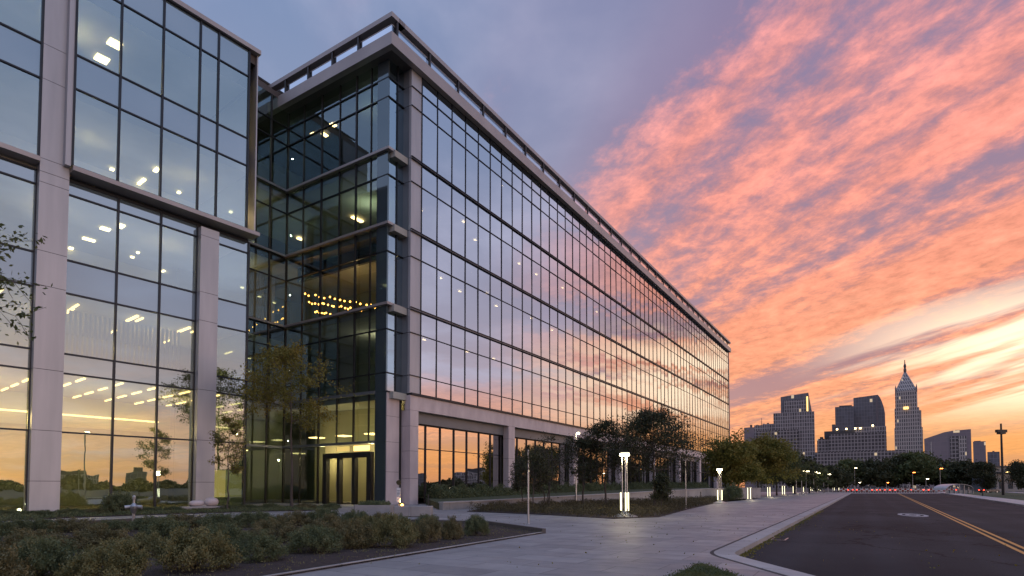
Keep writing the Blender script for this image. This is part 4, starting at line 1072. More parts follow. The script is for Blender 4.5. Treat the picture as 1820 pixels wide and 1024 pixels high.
t = make_tree('young_tree', 6.1, 4.6, 1.9, 5, 'leaf_dark', 20000, .06, .1, spray=.3, upw=.35, nb=22); place(t, *gp(1162, 36), 'largest spreading tree, right of the double-tube lamp', G1)
t = make_tree('small_tree', 2.1, .85, .55, 8, 'leaf_dark', 5000, .05, .03, spray=.16); place(t, *gp(1176, 32.5), 'small dark ball-headed tree under the largest tree', G1)
t = make_tree('small_tree', 2.6, 1.9, .6, 9, 'leaf_dark', 3500, .055, .03, spray=.2); place(t, *gp(928, 40), 'small bushy tree at the second pier of the storefront', G1, z=.5)
t = make_tree('slender_tree', 5.6, 1.9, 1.9, 11, 'leaf_warm', 3000, .055, .045, spray=.15, upw=.6, nb=9); place(t, *gp(406, 33.5), 'slender small-leaved tree in front of the narrow right bay of the office block')
t = make_tree('court_tree', 10.4, 5.6, 5.4, 12, 'leaf_warm', 11000, .075, .09, spray=.26, upw=.3, asym=(-.7, .2), nb=13); place(t, *gp(520, 37), 'tall airy tree with a high crown in front of the entrance court', rz=.3)
t = make_tree('edge_tree', 7.6, 5.6, 3.4, 13, 'leaf_green', 18000, .06, .12, spray=.15, upw=.25); place(t, *gp(-305, 12.5), 'tree at the left edge whose leafy branch tips reach into view', rz=1.0)
# big trees along the pavement
bigs = [(1312, 72, 7.4, 7.0, 'leaf_warm', 21), (1347, 84, 8.9, 9.0, 'leaf_warm', 22), (1380, 98, 7.6, 8.0, 'leaf_green', 23)]
for i, (px, Y, h, w, mt, sd) in enumerate(bigs):
    t = make_tree('shade_tree', h, w, h * .26, sd, mt, 26000, .17, .16, spray=.62, upw=.45, nb=14)
    place(t, *gp(px, Y), ['broad yellow-green tree behind the second glowing lamp post', 'largest rounded yellow-green tree over the row of glowing posts', 'rounded olive tree nearest the skyline towers in the roadside row', 'dark tree against the far end of the glass building'][i], 'large roadside trees', sc_=.86)
fart = []
for i in range(4):
    t = make_tree('far_tree', 9, 9, 1.5, 40 + i, ('leaf_dark', 'leaf_green', 'leaf_dark', 'leaf_dark')[i], 5200, .42, .2, spray=.75, upw=.4, levels=2, nb=16); fart.append([t, False])
spots = [(1412, 118, 6.6), (1438, 132, 6.2), (1464, 146, 6.0), (1488, 165, 6.0), (1506, 215, 10), (1530, 225, 9), (1552, 210, 9.5), (1574, 222, 9), (1597, 215, 11), (1620, 210, 12), (1642, 220, 11.5), (1664, 215, 10), (1688, 218, 9.5), (1712, 212, 9.5), (1735, 220, 8), (1765, 230, 7), (1800, 210, 6.5), (1835, 200, 7)]
for i, (px, Y, h) in enumerate(spots):
    s = fart[(0, 1, 2, 3, 1, 0, 3, 2)[i % 8]]
    if not s[1]: o = s[0]; s[1] = True
    else: o = copy_tree(s[0])
    o.location = (*gp(px, Y), 0); o.rotation_euler = (0, 0, i * 1.3); k = h / 9 * 1.08; o.scale = (k * 1.05, k * 1.05, k)
    tag(o, ('dark tree behind the row of street lamps, %s from the left' % ORD[i]) if i < 4 else ('dark tree in the belt below the skyline, %s from the left' % ORD[i - 4]), 'tree', 'trees behind the street lamps' if i < 4 else 'belt of dark trees below the skyline')
t = make_tree('small_tree', 5.4, 3.0, 1.1, 61, 'leaf_dark', 9000, .12, .07, spray=.3); place(t, *gp(1745, 92), 'small dark tree standing alone on the right verge')
t = make_tree('small_tree', 5.0, 5.2, .6, 62, 'leaf_dark', 12000, .12, .09, spray=.4); place(t, *gp(1828, 96), 'dark bushy tree at the right edge of the picture')

# ================================================================== LAMPS AND POSTS
def lamp_tree():
    r_ = empty('lamp_post')
    b = MB(); b.lathe([(.6, 0), (.6, .05), (.48, .09), (.3, .17), (.16, .22), (.14, .3)], 20); b.build('base', M['steel'], r_)
    for k in range(3):
        a = 2.0944 * k + .5; x, y = .13 * math.cos(a), .13 * math.sin(a)
        MB().tube((x, y, .2), (x, y, 2.92), .028, .024, 8).build('pole', M['steel'], r_)
        if k < 3: MB().tube((x * 1.55, y * 1.55, .3), (x * 1.55, y * 1.55, 1.15), .03, None, 8).build('light_tube', M['tube'], r_)
    MB().box(-.2, .2, -.2, .2, 2.98, 3.03).build('lamp_cap', M['steel'], r_)
    MB().lathe([(.17, 2.84), (.23, 2.87), (.23, 2.97), (.2, 2.975)], 16).build('lamp_head', M['lamp'], r_)
    return r_
def plight(par, z, en, col=(1, .84, .55), rad=.15, x=0, y=0, name='lamp_light'):
    l = bpy.data.lights.new(name, 'POINT'); l.energy = en; l.color = col; l.shadow_soft_size = rad
    o = bpy.data.objects.new(name, l); COL.objects.link(o); o.location = (x, y, z); o.parent = par; return o
L0 = ground(1111, 919.5); d0 = (gp(1279, 48)[0] - L0[0], 48 - L0[1]); dl = math.hypot(*d0); d0 = (d0[0] / dl, d0[1] / dl)
proto = lamp_tree(); pch = tree_of(proto)
lpos = [L0, gp(1279, 50)]
lab = ['nearest tall lamp post with glowing tubes and a round steel base on the paving', 'second glowing lamp post, beside the big dark round bush']
for i, p in enumerate(lpos):
    o = proto if i == 0 else copy_tree(proto, pch)
    o.location = (*p, 0); o.rotation_euler = (0, 0, i * .7)
    tag(o, lab[i], 'lamp post', 'tall lamp posts with glowing tubes')
    plight(o, 2.7, 170, (1, .78, .42), rad=.2)
def light_column():
    r_ = empty('bollard_light')
    MB().box(-.28, .28, -.28, .28, 0, .12).build('base', M['steel'], r_)
    for k in range(2): MB().tube((-.14 + .28 * k, .0, .12), (-.14 + .28 * k, .0, 1.32), .028, None, 8).build('light_tube', M['tube'], r_)
    MB().box(-.26, .26, -.2, .24, 1.325, 1.39).build('cap', M['steel'], r_)
    return r_
lc = light_column(); lch = tree_of(lc)
for i, px in enumerate((1331, 1366, 1392, 1411, 1426, 1442, 1456, 1481, 1489, 1497)):
    u = (px - 910) / F; t_ = (u * L0[1] - L0[0]) / (d0[0] - u * d0[1])
    if i > 5: t_ = 225 + 18 * (i - 6); p = gp(px, 200 + 14 * (i - 6)); 
    else: p = (L0[0] + d0[0] * t_, L0[1] + d0[1] * t_)
    o = lc if i == 0 else copy_tree(lc, lch)
    k = (1, 1.05, 1.2, 1.35, 1.5, 1.7, 1.8, 2, 2, 2)[i]
    o.location = (*p, 0); o.scale = (k, k, k); o.rotation_euler = (0, 0, -.5)
    tag(o, 'low glowing bollard light at the pavement edge, %s in the row from the camera' % ORD[i], 'bollard light', 'low bollard lights along the pavement')
    if i < 6: plight(o, 1.0, 60 * k, rad=.3, y=-.5, x=.4)
def street_lamp(h, mat='lamp', arm=.5, r=.05, hd=.22):
    r_ = empty('street_lamp')
    MB().tube((0, 0, 0), (0, 0, h), r * 1.3, r * .7, 8).build('pole', M['steel'], r_)
    MB().tube((0, 0, h - .1), (arm, 0, h + .05), r * .5, None, 6).build('arm', M['steel'], r_)
    MB().box(arm - hd, arm + hd, -hd * .6, hd * .6, h + .06, h + .14).build('lamp_cap', M['steel'], r_)
    MB().box(arm - hd * .9, arm + hd * .9, -hd * .5, hd * .5, h - .04, h + .058).build('lamp_head', M[mat], r_)
    return r_
sl = street_lamp(4.5, 'lamp', .4, .05, .3); sch = tree_of(sl)
heads = [(1414.9, 835), (1424.5, 836.6), (1432.6, 837.7), (1439.6, 838.5), (1446, 838.9), (1452, 841), (1463.7, 842.4), (1471.3, 843), (1479.2, 844.5), (1487, 845.8), (1497.5, 847.7), (1504, 849), (1508, 850.3)]
for i, (px, py) in enumerate(heads):
    Y = (4.55 - H) * F / (HOR - py); o = sl if i == 0 else copy_tree(sl, sch)
    o.location = (*gp(px, Y), 0); o.rotation_euler = (0, 0, R(-60))
    tag(o, 'tall street lamp in the receding lit row, %s from the left' % ORD[i], 'street lamp', 'street lamps in the receding row')
for i, (px, py, Y, mt, h_, lb) in enumerate(((1519, 832, 195, 'lamp', 0, 'white street lamp above the road end, left of the red lights'), (1499, 834.5, 215, 'lamp', 0, 'white street lamp left of the brighter one above the road end'), (1622, 840, 185, 'amber', 0, 'orange street light before the dark tree belt'), (1671, 833, 185, 'amber', 0, 'orange street light, the higher and more right-hand one'), (1645.5, 851.5, 175, 'lamp', 0, 'low yellowish lamp right of the road end'), (1575, 858, 180, 'amber', 0, 'low orange light over the barriers'), (1525, 858, 180, 'lamp', 0, 'low white lamp over the barriers at the left'))):
    hh = H + (HOR - py) / F * Y; o = street_lamp(hh, mt, .5, .06, .34 if i < 5 else .25); o.location = (*gp(px, Y), 0); tag(o, lb, 'street lamp', 'scattered street lights beyond the road')
# slim lamp in the tree bed
o = street_lamp(5.6, 'lamp', .18, .05, .12); o.location = (*gp(1024, 45), 0); tag(o, 'slim steel lamp lit at its tip in the young trees', 'lamp post')
o.rotation_euler = (0, 0, 0); plight(o, 5.4, 60, x=.2, y=-.3)
# lamp that the office glass mirrors
vx, vy = gp(151, 70); lx_ = (vx - OL[0]) * Lf.ex[0] + (vy - OL[1]) * Lf.ex[1]; ly_ = (vx - OL[0]) * Lf.ey[0] + (vy - OL[1]) * Lf.ey[1]
o = street_lamp(8.0, 'lamp', .3, .07, .25); o.location = Lf.world(lx_, 2 * RE - ly_, 0); tag(o, 'lamp post mirrored in the office block glass left of its piers', 'lamp post')
# tall mast at the right
Y = 103; m_ = empty('light_mast', (*gp(1782, Y), ZR), 0, 'tall dark light mast with a square head on the right verge', 'light mast')
MB().tube((0, 0, 0), (0, 0, 12.9), .22, .14, 8).build('pole', M['black'], m_)
b = MB(); b.box(-.85, .85, -.3, .3, 11.3, 11.8); b.box(-.5, .5, -.4, .4, 11.0, 11.35); b.build('lamp_head', M['black'], m_)
# bare posts
def post(px, Y, h, r, mat, label, extra=None, cat='post'):
    p = empty('post', (*gp(px, Y), 0), 0, label, cat); MB().tube((0, 0, 0), (0, 0, h), r, r * .9, 8).build('pole', M[mat], p)
    MB().lathe([(r * 2.2, 0), (r * 2.2, .02), (r * 1.2, .04)], 10).build('foot', M[mat], p)
    return p
p = post(939, 22, 2.9, .035, 'steel', 'tall bare steel post with a ragged top standing on the walkway')
leaf_mesh('dried_vine', np.stack([rng.normal(size=260) * .05, rng.normal(size=260) * .05, 2.05 + rng.random(260) * .95], 1), .045, M['leaf_dark'], p)
p = post(1218.5, 37, 3.2, .035, 'steel', 'slim pale post at the right corner of the planted bed'); MB().box(-.4, .05, -.04, .04, 3.1, 3.25).build('bracket', M['steel'], p); MB().box(-.25, .25, -.02, .02, 1.2, 1.24).build('bar', M['steel'], p)
post(1162, 41, 3.0, .05, 'steel', 'pale support stake beside the largest tree', cat='stake')
post(761.5, 28.5, 1.05, .03, 'black', 'short thin dark post behind the green end shrubs')
post(1245, 52, 1.0, .04, 'black', 'short dark bollard on the terrace path', cat='bollard')
# sign by the entrance pier, with a warm ground light
sg = empty('notice_post', (*gp(709, 40), 0), 0, 'small notice post with a round plate above a white box by the entrance pier', 'sign')
MB().tube((0, 0, 0), (0, 0, 1.95), .03, None, 8).build('pole', M['steel'], sg)
MB().box(-.13, .13, -.10, -.03, .35, 1.35).build('notice_box', M['white'], sg)
b = MB()
for q in range(5): b.box(-.1, .1, -.106, -.102, .75 + q * .1, .78 + q * .1)
b.build('notice_text', M['clad_dark'], sg)
b = MB(); b.tube((0, -.03, 1.72), (0, -.07, 1.72), .17, None, 18); b.build('round_plate', M['redleaf'], sg)
ul = empty('ground_light', (*gp(715, 40), 0), 0, 'small warm ground light glowing at the foot of the entrance pier', 'ground light')
MB().lathe([(.12, 0), (.13, .1), (.1, .12)], 12).build('housing', M['black'], ul); MB().lathe([(.09, .121), (.1, .2), (.03, .26)], 12).build('lens', M['bulb'], ul); plight(ul, .45, 30, (1, .5, .15), .06, y=-.1)
ul = empty('ground_light', (*gp(36, 31), 0), 0, 'small white ground light at the far left foot of the office block', 'ground light')
MB().lathe([(.12, 0), (.13, .1), (.1, .12)], 12).build('housing', M['black'], ul); MB().lathe([(.08, .121), (.09, .2), (.03, .26)], 12).build('lens', M['lamp'], ul); plight(ul, .5, 25, (1, .9, .6), .06, y=-.1)
# standpipe
g = ground(237, 934); sp_ = empty('standpipe', (*g, 0), .4, 'pale metal standpipe with two outlets standing on the path', 'standpipe')
MB().lathe([(.05, 0), (.05, .55)], 10).build('pipe', M['steel'], sp_)
MB().lathe([(.05, .42), (.13, .62), (.14, .7), (.06, .8), (.04, .82), (.04, .95), (.06, .97), (.065, 1.05), (.03, 1.1)], 14).build('body', M['steel'], sp_, smooth=False)
for s in (-1, 1): MB().tube((0, 0, .7), (s * .27, -.05, .66), .06, .075, 10).build('outlet', M['steel'], sp_)
# bench slab with two pale rounded stones
g = ground(362, 909); bs = empty('stone_bench', (*g, 0), Lf.rot, 'long low pale stone bench before the office block pier', 'bench')
MB().box(-1.3, 1.1, -.25, .3, .18, .3).build('seat', M['walk'], bs, bevel=.02)
for s in (-.9, .7): MB().box(s - .15, s + .15, -.2, .25, 0, .179).build('leg', M['kerb'], bs)
def pebble(name, x, y, z, a, b_, c, label):
    me = MB(); n, m_ = 14, 8
    for j in range(m_ + 1):
        for i in range(n):
            t = 2 * math.pi * i / n; p_ = math.pi * j / m_; e = .75
            cx = math.copysign(abs(math.sin(p_)) ** e, 1); me.v.append((a * cx * math.copysign(abs(math.cos(t)) ** .8, math.cos(t)), b_ * cx * math.copysign(abs(math.sin(t)) ** .8, math.sin(t)), c * math.copysign(abs(math.cos(p_)) ** .8, math.cos(p_))))
    for j in range(m_):
        for i in range(n):
            k = (i + 1) % n; me.f.append((j * n + i, (j + 1) * n + i, (j + 1) * n + k, j * n + k)); me.m.append(0)
    o = me.build(name, M['kerb' if 0 else 'stone'], None, smooth=True); o.location = (x, y, z); o.rotation_euler = (0, 0, Lf.rot); return tag(o, label, 'boulder', 'pale stones on the bench')
pebble('boulder', g[0] - .35, g[1] - .1, .3 + .17, .42, .24, .17, 'smaller pinkish rounded stone on the low bench, left one')
pebble('boulder', g[0] + .25, g[1] + .35, .3 + .24, .38, .3, .25, 'larger white rounded stone on the low bench, right one')
# planter boxes at the foot of the corner tower
def planter(px0, px1, Y, h, dep, label, mat='kerb'):
    x0, x1 = gp(px0, Y)[0], gp(px1, Y)[0]; w = x1 - x0
    p = empty('planter', (x0, Y, 0), 0, label, 'planter')
    b = MB(); t = .09; b.box(0, w, 0, t, 0, h); b.box(0, w, dep - t, dep, 0, h); b.box(0, t, t + .002, dep - t - .002, 0, h - .001); b.box(w - t, w, t + .002, dep - t - .002, 0, h - .001); b.build('box', M[mat], p)
    MB().box(t, w - t, t, dep - t, .02, h - .08).build('soil', M['mulch'], p)
    n = int(1600 * w); leaf_mesh('planting', np.stack([rng.uniform(.15, w - .15, n), rng.uniform(.15, dep - .15, n), h - .08 + rng.random(n) * .3 * (.4 + .6 * np.sin(np.arange(n)) ** 2)], 1), .04, M['shrub_g'], p, .4, 1)
    return p
planter(630, 694, 29, .5, 1.1, 'pale low planter box with sparse plants before the corner pier')
b_ = empty('concrete_bench', (*gp(700, 27.2), 0), 0, 'long plain grey concrete bench block right of the planter', 'bench')
MB().box(0, 1.75, 0, .8, .02, .5).build('seat_block', M['kerb'], b_, bevel=.015); MB().box(.75, .79, -.03, -.004, .05, .52).build('steel_strip', M['steel'], b_); MB().box(.1, 1.65, .1, .7, 0, .019).build('plinth', M['joint'], b_)

# ================================================================== FAR END OF THE ROAD
# barrier fence
Y = 157; x0, x1 = gp(1492, Y)[0], gp(1702, Y)[0]
fe = empty('barrier_fence', (x0, Y, ZR), 0, 'long row of red and white barriers across the end of the road', 'fence')
n = 46
for i in range(n + 1):
    x = (x1 - x0) * i / n; MB().box(x - .05, x + .05, -.05, .05, 0, 1.25 + .25 * (i % 3 == 0)).build('post', M['steel'], fe)
b = MB()
for i in range(n):
    for k in range(2):
        xa_ = (x1 - x0) * (i + .04) / n; xb_ = (x1 - x0) * (i + .96) / n; b.box(xa_, xb_, -.03, .03, .45 + k * .45, .62 + k * .45, (i + k) % 2)
redp = rough('red_paint', (.35, .04, .03), (.5, .06, .04), 2, .5); b.build('rail', [redp, M['white']], fe)
def car(col, kind=0):
    r_ = empty('parked_car')
    L_, W_, hh = (4.6, 1.82, 1.45) if kind == 0 else (4.9, 1.95, 1.85)
    prof = [(-L_ / 2, .32), (-L_ / 2, .85), (-L_ / 2 + .25, .95), (-L_ / 2 + (.75 if kind == 0 else .15), .98), (L_ / 2 - 1.25, .98), (L_ / 2 - .2, .86), (L_ / 2, .7), (L_ / 2, .32)]
    b = MB(); k = len(prof)
    for s in (-1, 1): b.v += [(x, s * W_ / 2, z) for x, z in prof]
    b.f.append(tuple(range(k))); b.m.append(0); b.f.append(tuple(2 * k - 1 - i for i in range(k))); b.m.append(0)
    for i in range(k): j = (i + 1) % k; b.f.append((i, k + i, k + j, j)); b.m.append(0)
    b.build('body', col, r_, bevel=.05)
    cab = [(-L_ / 2 + (.7 if kind == 0 else .1), .975), (-L_ / 2 + (1.35 if kind == 0 else .4), hh), (L_ / 2 - 2.1, hh), (L_ / 2 - 1.3, .975)]
    b = MB(); w0, w1 = W_ / 2 - .04, W_ / 2 - .22
    b.hexa([(cab[0][0], -w0, cab[0][1]), (cab[3][0], -w0, cab[3][1]), (cab[3][0], w0, cab[3][1]), (cab[0][0], w0, cab[0][1]), (cab[1][0], -w1, cab[1][1]), (cab[2][0], -w1, cab[2][1]), (cab[2][0], w1, cab[2][1]), (cab[1][0], w1, cab[1][1])])
    b.build('cabin_glass', M['mull'], r_)
    MB().box(cab[1][0] + .03, cab[2][0] - .03, -w1 + .02, w1 - .02, hh + .003, hh + .04).build('roof', col, r_)
    for sx in (-1, 1):
        for sy in (-1, 1):
            w = MB().tube((sx * L_ * .31, sy * (W_ / 2 - .2), .33), (sx * L_ * .31, sy * (W_ / 2 + .02), .33), .33, None, 14).build('wheel', M['joint'], r_)
            MB().tube((sx * L_ * .31, sy * (W_ / 2 + .02), .33), (sx * L_ * .31, sy * (W_ / 2 + .035), .33), .2, None, 10).build('rim', M['steel'], w)
    for s in (-1, 1): MB().box(-L_ / 2 - .03, -L_ / 2 - .002, s * (W_ / 2 - .28) - .17, s * (W_ / 2 - .28) + .17, .68, .84).build('tail_light', M['red'], r_); MB().box(L_ / 2 + .002, L_ / 2 + .03, s * (W_ / 2 - .3) - .16, s * (W_ / 2 - .3) + .16, .6, .74).build('headlight', M['white'], r_)
    return r_
paints = [rough('car_paint_dark', (.02, .02, .025), (.03, .03, .035), .5, .25, .3), rough('car_paint_silver', (.3, .3, .31), (.36, .36, .37), .5, .25, .5), rough('car_paint_red', (.2, .02, .02), (.25, .025, .025), .5, .25, .2)]
cars = [car(paints[0]), car(paints[1], 1), car(paints[2])]; cch = [tree_of(c) for c in cars]; cu = [0, 0, 0]
cl_ = [(1505, 168, 0, 80), (1524, 172, 2, 70), (1543, 168, 1, 95), (1562, 176, 0, 80), (1585, 170, 2, 60), (1612, 176, 0, 95), (1636, 169, 1, 85), (1660, 173, 0, 100), (1692, 164, 2, 88), (1757, 150, 0, 10)]
cn = ['black saloon', 'silver estate', 'red saloon']
for i, (px, Y, k, an) in enumerate(cl_):
    o = cars[k] if not cu[k] else copy_tree(cars[k], cch[k]); cu[k] = 1
    o.location = (*gp(px, Y), ZR + .01); o.rotation_euler = (0, 0, R(an))
    tag(o, 'distant %s beyond the barriers, %s vehicle from the left' % (cn[k], ORD[i]) if i < 9 else 'distant black saloon on the right verge behind the lone small tree', 'car', 'cars beyond the end of the road')
# pale vaulted shelter on the right
Y = 128; x0, x1 = gp(1681, Y)[0], gp(1730, Y)[0]; w = x1 - x0
ps = empty('shelter', (x0, Y, ZR), 0, 'low pale shelter with a curved roof beyond the right pavement', 'shelter')
b = MB(); n = 12
for i in range(n):
    a0, a1 = math.pi * i / n, math.pi * (i + 1) / n; f0 = (w / 2 - w / 2 * math.cos(a0), .9 + 1.35 * math.sin(a0) ** .8); f1 = (w / 2 - w / 2 * math.cos(a1), .9 + 1.35 * math.sin(a1) ** .8)
    b.hexa([(f0[0], 0, f0[1] - .08), (f1[0], 0, f1[1] - .08), (f1[0], 4, f1[1] - .08), (f0[0], 4, f0[1] - .08), (f0[0], 0, f0[1]), (f1[0], 0, f1[1]), (f1[0], 4, f1[1]), (f0[0], 4, f0[1])])
b.build('roof', M['clad'], ps)
for i in range(7): MB().box(w * i / 6 - .05, w * i / 6 + .05, .05, .15, 0, .9 + (1.25 * math.sin(math.pi * i / 6) ** .8 if 0 < i < 6 else 0)).build('post', M['steel'], ps)
MB().box(.1, w - .1, .2, .24, .05, .85).build('low_screen', M['clad_dark'], ps)
# low pavilion with a lit canopy edge
Y = 190; x0, x1 = gp(1779, Y)[0], gp(1845, Y)[0]
pv = empty('low_pavilion', (x0, Y, ZR), 0, 'low dark pavilion with a lit canopy edge at the right', 'building')
MB().box(0, x1 - x0, 2, 12, 0, 8.2).build('wall', M['clad_dark'], pv); MB().box(-.3, x1 - x0 + .3, 1.2, 12.3, 8.25, 8.6).build('roof', M['soffit'], pv)
MB().box(.3, (x1 - x0) * .42, -1.5, 1.9, 6.2, 6.7).build('canopy', M['soffit'], pv); MB().box(.3, (x1 - x0) * .42, -1.53, -1.502, 6.35, 6.6).build('lit_edge', M['strip'], pv)
for i in range(4): MB().box(1 + i * 3, 2.6 + i * 3, 1.93, 1.99, 1, 4).build('window', M['spanA'], pv)
# overhead wire seen at the right
# ================================================================== SKYLINE
K = 3.2
cm = dict(  # face colours lightened to carry the distance haze
    a=city('stone_tower_face', (.14, .13, .135), (.05, .05, .058), (.36, .34, .34), 2.6, 3.9, .32, .02),
    b=city('glass_tower_face', (.10, .115, .145), (.07, .08, .10), (.16, .175, .21), 3.2, 3.9, .16, .012, gl=.25),
    c=city('ribbed_tower_face', (.13, .12, .12), (.05, .05, .055), (.42, .38, .35), 2.2, 3.8, .5, .02, gl=.5),
    d=city('plain_slab_face', (.24, .20, .215), (.21, .18, .195), (.27, .235, .25), 6, 4, .08, .004, gl=.7),
    e=city('podium_face', (.07, .066, .07), (.02, .022, .028), (.28, .26, .26), 3.4, 3.6, .42, .02))
pl = {k: m for k, m in zip('wr', (rough('tower_stone', (.15, .13, .14), (.2, .17, .18), .05, .7), rough('roof_grey', (.05, .05, .055), (.08, .08, .085), .05, .8)))}
def tower(name, Y, pxc, label, cat='building'):
    x, y = gp(pxc, Y); th_ = math.atan(x / y); r_ = empty(name, (x, y, 0), -th_, label, cat, 'towers of the distant skyline'); r_.scale = (math.cos(th_), 1, 1); return r_
def zz(py, Y): return H + (HOR - py) / F * Y
def blk(par, pxc, Y, px0, px1, py0, py1, dep, nm, mat, y0=0.0):
    """box part between picture columns px0..px1 and heights py1..py0 (py1 is the top)"""
    k = Y / F; MB().box((px0 - pxc) * k, (px1 - pxc) * k, y0, y0 + dep, 0 if py0 is None else zz(py0, Y), zz(py1, Y)).build(nm, mat, par)
Y = 620; c = 1410; t = tower('stepped_tower', Y, c, 'stepped dark office tower, leftmost of the skyline, with a lit slanted crown')
blk(t, c, Y, 1376, 1449, None, 732.6, 36, 'wall', cm['a'])
k = Y / F
b = MB(); X0, X1, Xs = (1389.7 - c) * k, (1445 - c) * k, (1439.5 - c) * k; z0, z1 = zz(732.4, Y), zz(698, Y)
b.hexa([(X0, 4, z0), (X1, 4, z0), (X1, 32, z0), (X0, 32, z0), (X0, 4, z1 - 3), (Xs, 4, z1), (Xs, 32, z1), (X0, 32, z1 - 3)]); b.build('crown', cm['b'], t)
blk(t, c, Y, 1396, 1434, 732.3, 711, 6, 'crown_front', cm['a'], 0.5)
blk(t, c, Y, 1436, 1438.5, 731, 705, 1, 'lit_fin', M['warmsign'], 2.9)
for a_, b_, q in ((1320.5, 1340, 756), (1340, 1356, 752.6), (1356, 1376, 751)): blk(t, c, Y, a_, b_, None, q, 30, 'wing', cm['a' if q != 756 else 'd'], 2)
blk(t, c, Y, 1345, 1420, None, 764, 3, 'lower_front', cm['e'], -4)
MB().tube(((1353 - c) * k, 12, zz(752, Y)), ((1353 - c) * k, 12, zz(738, Y)), .35, .2, 6).build('antenna', M['black'], t)
for a_, h_ in ((1333, 750), (1345, 750.5), (1357, 749), (1365, 748)): blk(t, c, Y, a_ - 2, a_ + 2, 756, h_, 4, 'roof_plant', M['soffit'], 10)
Y = 640; k = Y / F; c = 1503; t = tower('glass_tower', Y, c, 'lower flat-topped blue-grey glass tower, left of the curved one')
blk(t, c, Y, 1486.4, 1520, None, 721, 30, 'wall', cm['b'], 6); blk(t, c, Y, 1494, 1517, 720.8, 718.5, 22, 'roof', pl['r'], 9); blk(t, c, Y, 1480, 1486, None, 752, 22, 'wing', cm['b'], 8)
Y = 650; k = Y / F; c = 1547; t = tower('curved_tower', Y, c, 'tall dark glass tower with a curved right shoulder')
pr = [(1519.5, None), (1575.5, None), (1575.5, 735), (1573.5, 724), (1570.5, 714), (1567, 706), (1563.5, 701.5), (1519.5, 704.5)]
pts = [((a - c) * k, 0 if q is None else zz(q, Y)) for a, q in pr]; b = MB(); n = len(pts)
b.v += [(x, 2, z) for x, z in pts] + [(x, 34, z) for x, z in pts]; b.f += [tuple(range(n)), tuple(2 * n - 1 - i for i in range(n))] + [(i, n + i, n + (i + 1) % n, (i + 1) % n) for i in range(n)]; b.m += [0] * (n + 2); b.build('wall', cm['b'], t)
blk(t, c, Y, 1560, 1563, None, 706, 1.2, 'fin', pl['w'], .6)
Y = 590; k = Y / F; c = 1520; t = tower('podium_block', Y, c, 'broad mid-rise block with lights along its roof below the glass towers')
blk(t, c, Y, 1474, 1576, None, 770, 36, 'wall', cm['e']); blk(t, c, Y, 1465, 1521, 776, 764, 24, 'roof_storey', pl['r'], 3); blk(t, c, Y, 1521, 1576, 769.8, 759, 24, 'upper_storey', cm['a'], 3)
blk(t, c, Y, 1451, 1474, None, 777, 30, 'wing', cm['e'], 4); blk(t, c, Y, 1456, 1462, 777, 773, 8, 'roof_plant', pl['r'], 10)
blk(t, c, Y, 1448, 1605, None, 803, 8, 'podium', cm['e'], -9)
for px in (1489, 1506, 1522, 1531, 1553): MB().box((px - c) * k - .9, (px - c) * k + .9, 2, 3.2, zz(761 if px < 1540 else 757, 590) - .8, zz(761 if px < 1540 else 757, 590) + .6).build('roof_light', M['panel'], t)
Y = 560; k = Y / F; c = 1616; t = tower('spire_tower', Y, c, 'tallest tower, pale ribbed shaft with a pyramid crown and needle')
blk(t, c, Y, 1591.4, 1642, None, 760, 30, 'wall', cm['c']); blk(t, c, Y, 1592.5, 1637, 759.8, 724, 26, 'shaft', cm['c'], 2); blk(t, c, Y, 1594, 1634, 723.8, 692.4, 22, 'upper_shaft', cm['c'], 4)
blk(t, c, Y, 1637.2, 1640.5, 759.8, 729, 16, 'side_wing', cm['c'], 5); blk(t, c, Y, 1609, 1618, 726.5, 722, 1, 'lit_window_band', M['warmsign'], .9)
b = MB(); zb, za = zz(692.2, Y), zz(655, Y); x0, x1, xm_ = (1595.5 - c) * k, (1633 - c) * k, (1613.3 - c) * k; ye, yw, ymid = 4.5, 25.5, 15
b.face([(x0, ye, zb), (x1, ye, zb), (xm_ + .8, ymid - .8, za), (xm_ - .8, ymid - .8, za)]); b.face([(x1, ye, zb), (x1, yw, zb), (xm_ + .8, ymid + .8, za), (xm_ + .8, ymid - .8, za)])
b.face([(x1, yw, zb), (x0, yw, zb), (xm_ - .8, ymid + .8, za), (xm_ + .8, ymid + .8, za)]); b.face([(x0, yw, zb), (x0, ye, zb), (xm_ - .8, ymid - .8, za), (xm_ - .8, ymid + .8, za)]); b.build('pyramid_roof', cm['c'], t)
b = MB(); zt_ = zz(652, Y)
for (xx_, yy_) in ((x0, ye), (x1, ye), (x0, yw), (x1, yw)): b.tube((xx_, yy_, zb), (xm_, ymid, za + 1), .5, .4, 5)
b.build('roof_rib', M['fascia'], t)
MB().lathe([(1.3, za - 1), (1.6, za + 2), (1.0, za + 4), (1.5, za + 5), (1.3, zz(642, Y)), (.6, zz(640, Y)), (.4, zz(633, Y))], 8, (xm_, ymid)).build('needle', M['soffit'], t)
for xx_ in (x0, x1): MB().lathe([(.8, zb - 2), (.8, zb + 3), (.1, zb + 6)], 6, (xx_, ye)).build('corner_finial', pl['w'], t)
Y = 540; k = Y / F; c = 1685; t = tower('sloped_block', Y, c, 'broad mauve-grey block with a sloping left roofline')
pr = [(1643.5, None), (1727.3, None), (1727.3, 764.5), (1694, 766), (1680, 768), (1643.5, 778.5)]; pts = [((a - c) * k, 0 if q is None else zz(q, Y)) for a, q in pr]; n = len(pts)
b = MB(); b.v += [(x, 0, z) for x, z in pts] + [(x, 32, z) for x, z in pts]; b.f += [tuple(range(n)), tuple(2 * n - 1 - i for i in range(n))] + [(i, n + i, n + (i + 1) % n, (i + 1) % n) for i in range(n)]; b.m += [0] * (n + 2); b.build('wall', cm['d'], t)
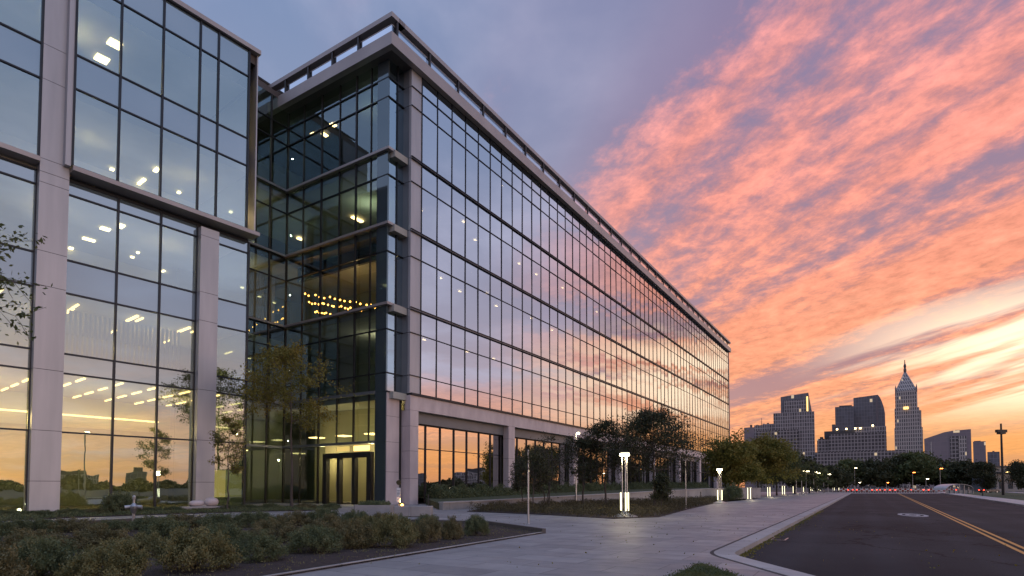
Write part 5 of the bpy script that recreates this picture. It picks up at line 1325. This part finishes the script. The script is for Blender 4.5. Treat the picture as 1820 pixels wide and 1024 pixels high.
blk(t, c, Y, 1690.5, 1705, None, 776, .8, 'window_bay', cm['e'], -.82); blk(t, c, Y, 1705.2, 1719, None, 776, .6, 'balcony_bay', cm['c'], -.62)
blk(t, c, Y, 1700, 1708, 766, 763.4, 6, 'roof_plant', pl['r'], 10); blk(t, c, Y, 1655, 1657.5, 820, 784, .3, 'stair_window', cm['c'], -.32)
Y = 700; c = 1742; t = tower('slim_block', Y, c, 'slim pale block right of the sloping-roofed one'); blk(t, c, Y, 1731, 1753.6, None, 784.5, 24, 'wall', cm['d']); blk(t, c, Y, 1733, 1745, 785, 783, 10, 'roof', pl['r'], 4)
Y = 520; c = 1767; t = tower('low_dark_block', Y, c, 'dark lower block between the slim pale one and the light mast'); blk(t, c, Y, 1756, 1778, None, 803, 24, 'wall', cm['b']); blk(t, c, Y, 1765, 1769, 803, 801, 6, 'roof_plant', pl['r'], 6)
Y = 900; c = 1800; t = tower('flat_block', Y, c, 'far low flat block at the right edge of the skyline'); blk(t, c, Y, 1750, 1860, None, 838, 30, 'wall', cm['d']); blk(t, c, Y, 1808, 1814, 838, 833, 8, 'roof_plant', pl['r'], 6)
# what the mirror glass sees: towers and woods off to the right, out of frame
for i, (az_, D, w_, h_) in enumerate(((106, 560, 14, 17), (111, 600, 40, 12), (99, 630, 30, 15), (86, 620, 46, 14), (72, 640, 70, 18), (64, 660, 50, 20))):
    r_ = empty('office_tower', (D * math.sin(R(az_)), D * math.cos(R(az_)), 0), -R(az_), '%s block outside the frame, mirrored in the %s glass' % (['tall slim', 'broad', 'second tall', 'low wide', 'long low', 'mid-height'][i], 'office block' if i < 4 else 'long building'), 'building', 'blocks mirrored in the glass')
    MB().box(-w_ / 2, w_ / 2, 0, 20, 0, h_).build('wall', cm['a' if i % 2 else 'b'], r_); MB().box(-w_ / 4, w_ / 4, 4, 14, h_, h_ + 4).build('roof', pl['r'], r_)
P = []
for i in range(26000):
    a = R(rng.uniform(46, 150)); D = rng.uniform(290, 330); P.append((D * math.sin(a), D * math.cos(a), rng.random() ** .8 * (4.2 + 1.8 * math.sin(a * 60) + 1.2 * math.sin(a * 143))))
tag(leaf_mesh('woodland', P, 1.1, M['leaf_dark'], None, .6), 'dark far-off woodland mirrored low in the glass', 'woodland', kind='stuff')

# ================================================================== RENDER SETTINGS
sc.view_settings.view_transform = 'Standard'; sc.view_settings.look = 'None'; sc.view_settings.gamma = 1; sc.view_settings.exposure = 0.0
cy = sc.cycles; cy.use_denoising = True; cy.max_bounces = 8; cy.diffuse_bounces = 3; cy.glossy_bounces = 4; cy.transparent_max_bounces = 12; cy.transmission_bounces = 4
cy.sample_clamp_indirect = 4.0; cy.caustics_reflective = False; cy.caustics_refractive = False; cy.use_light_tree = True
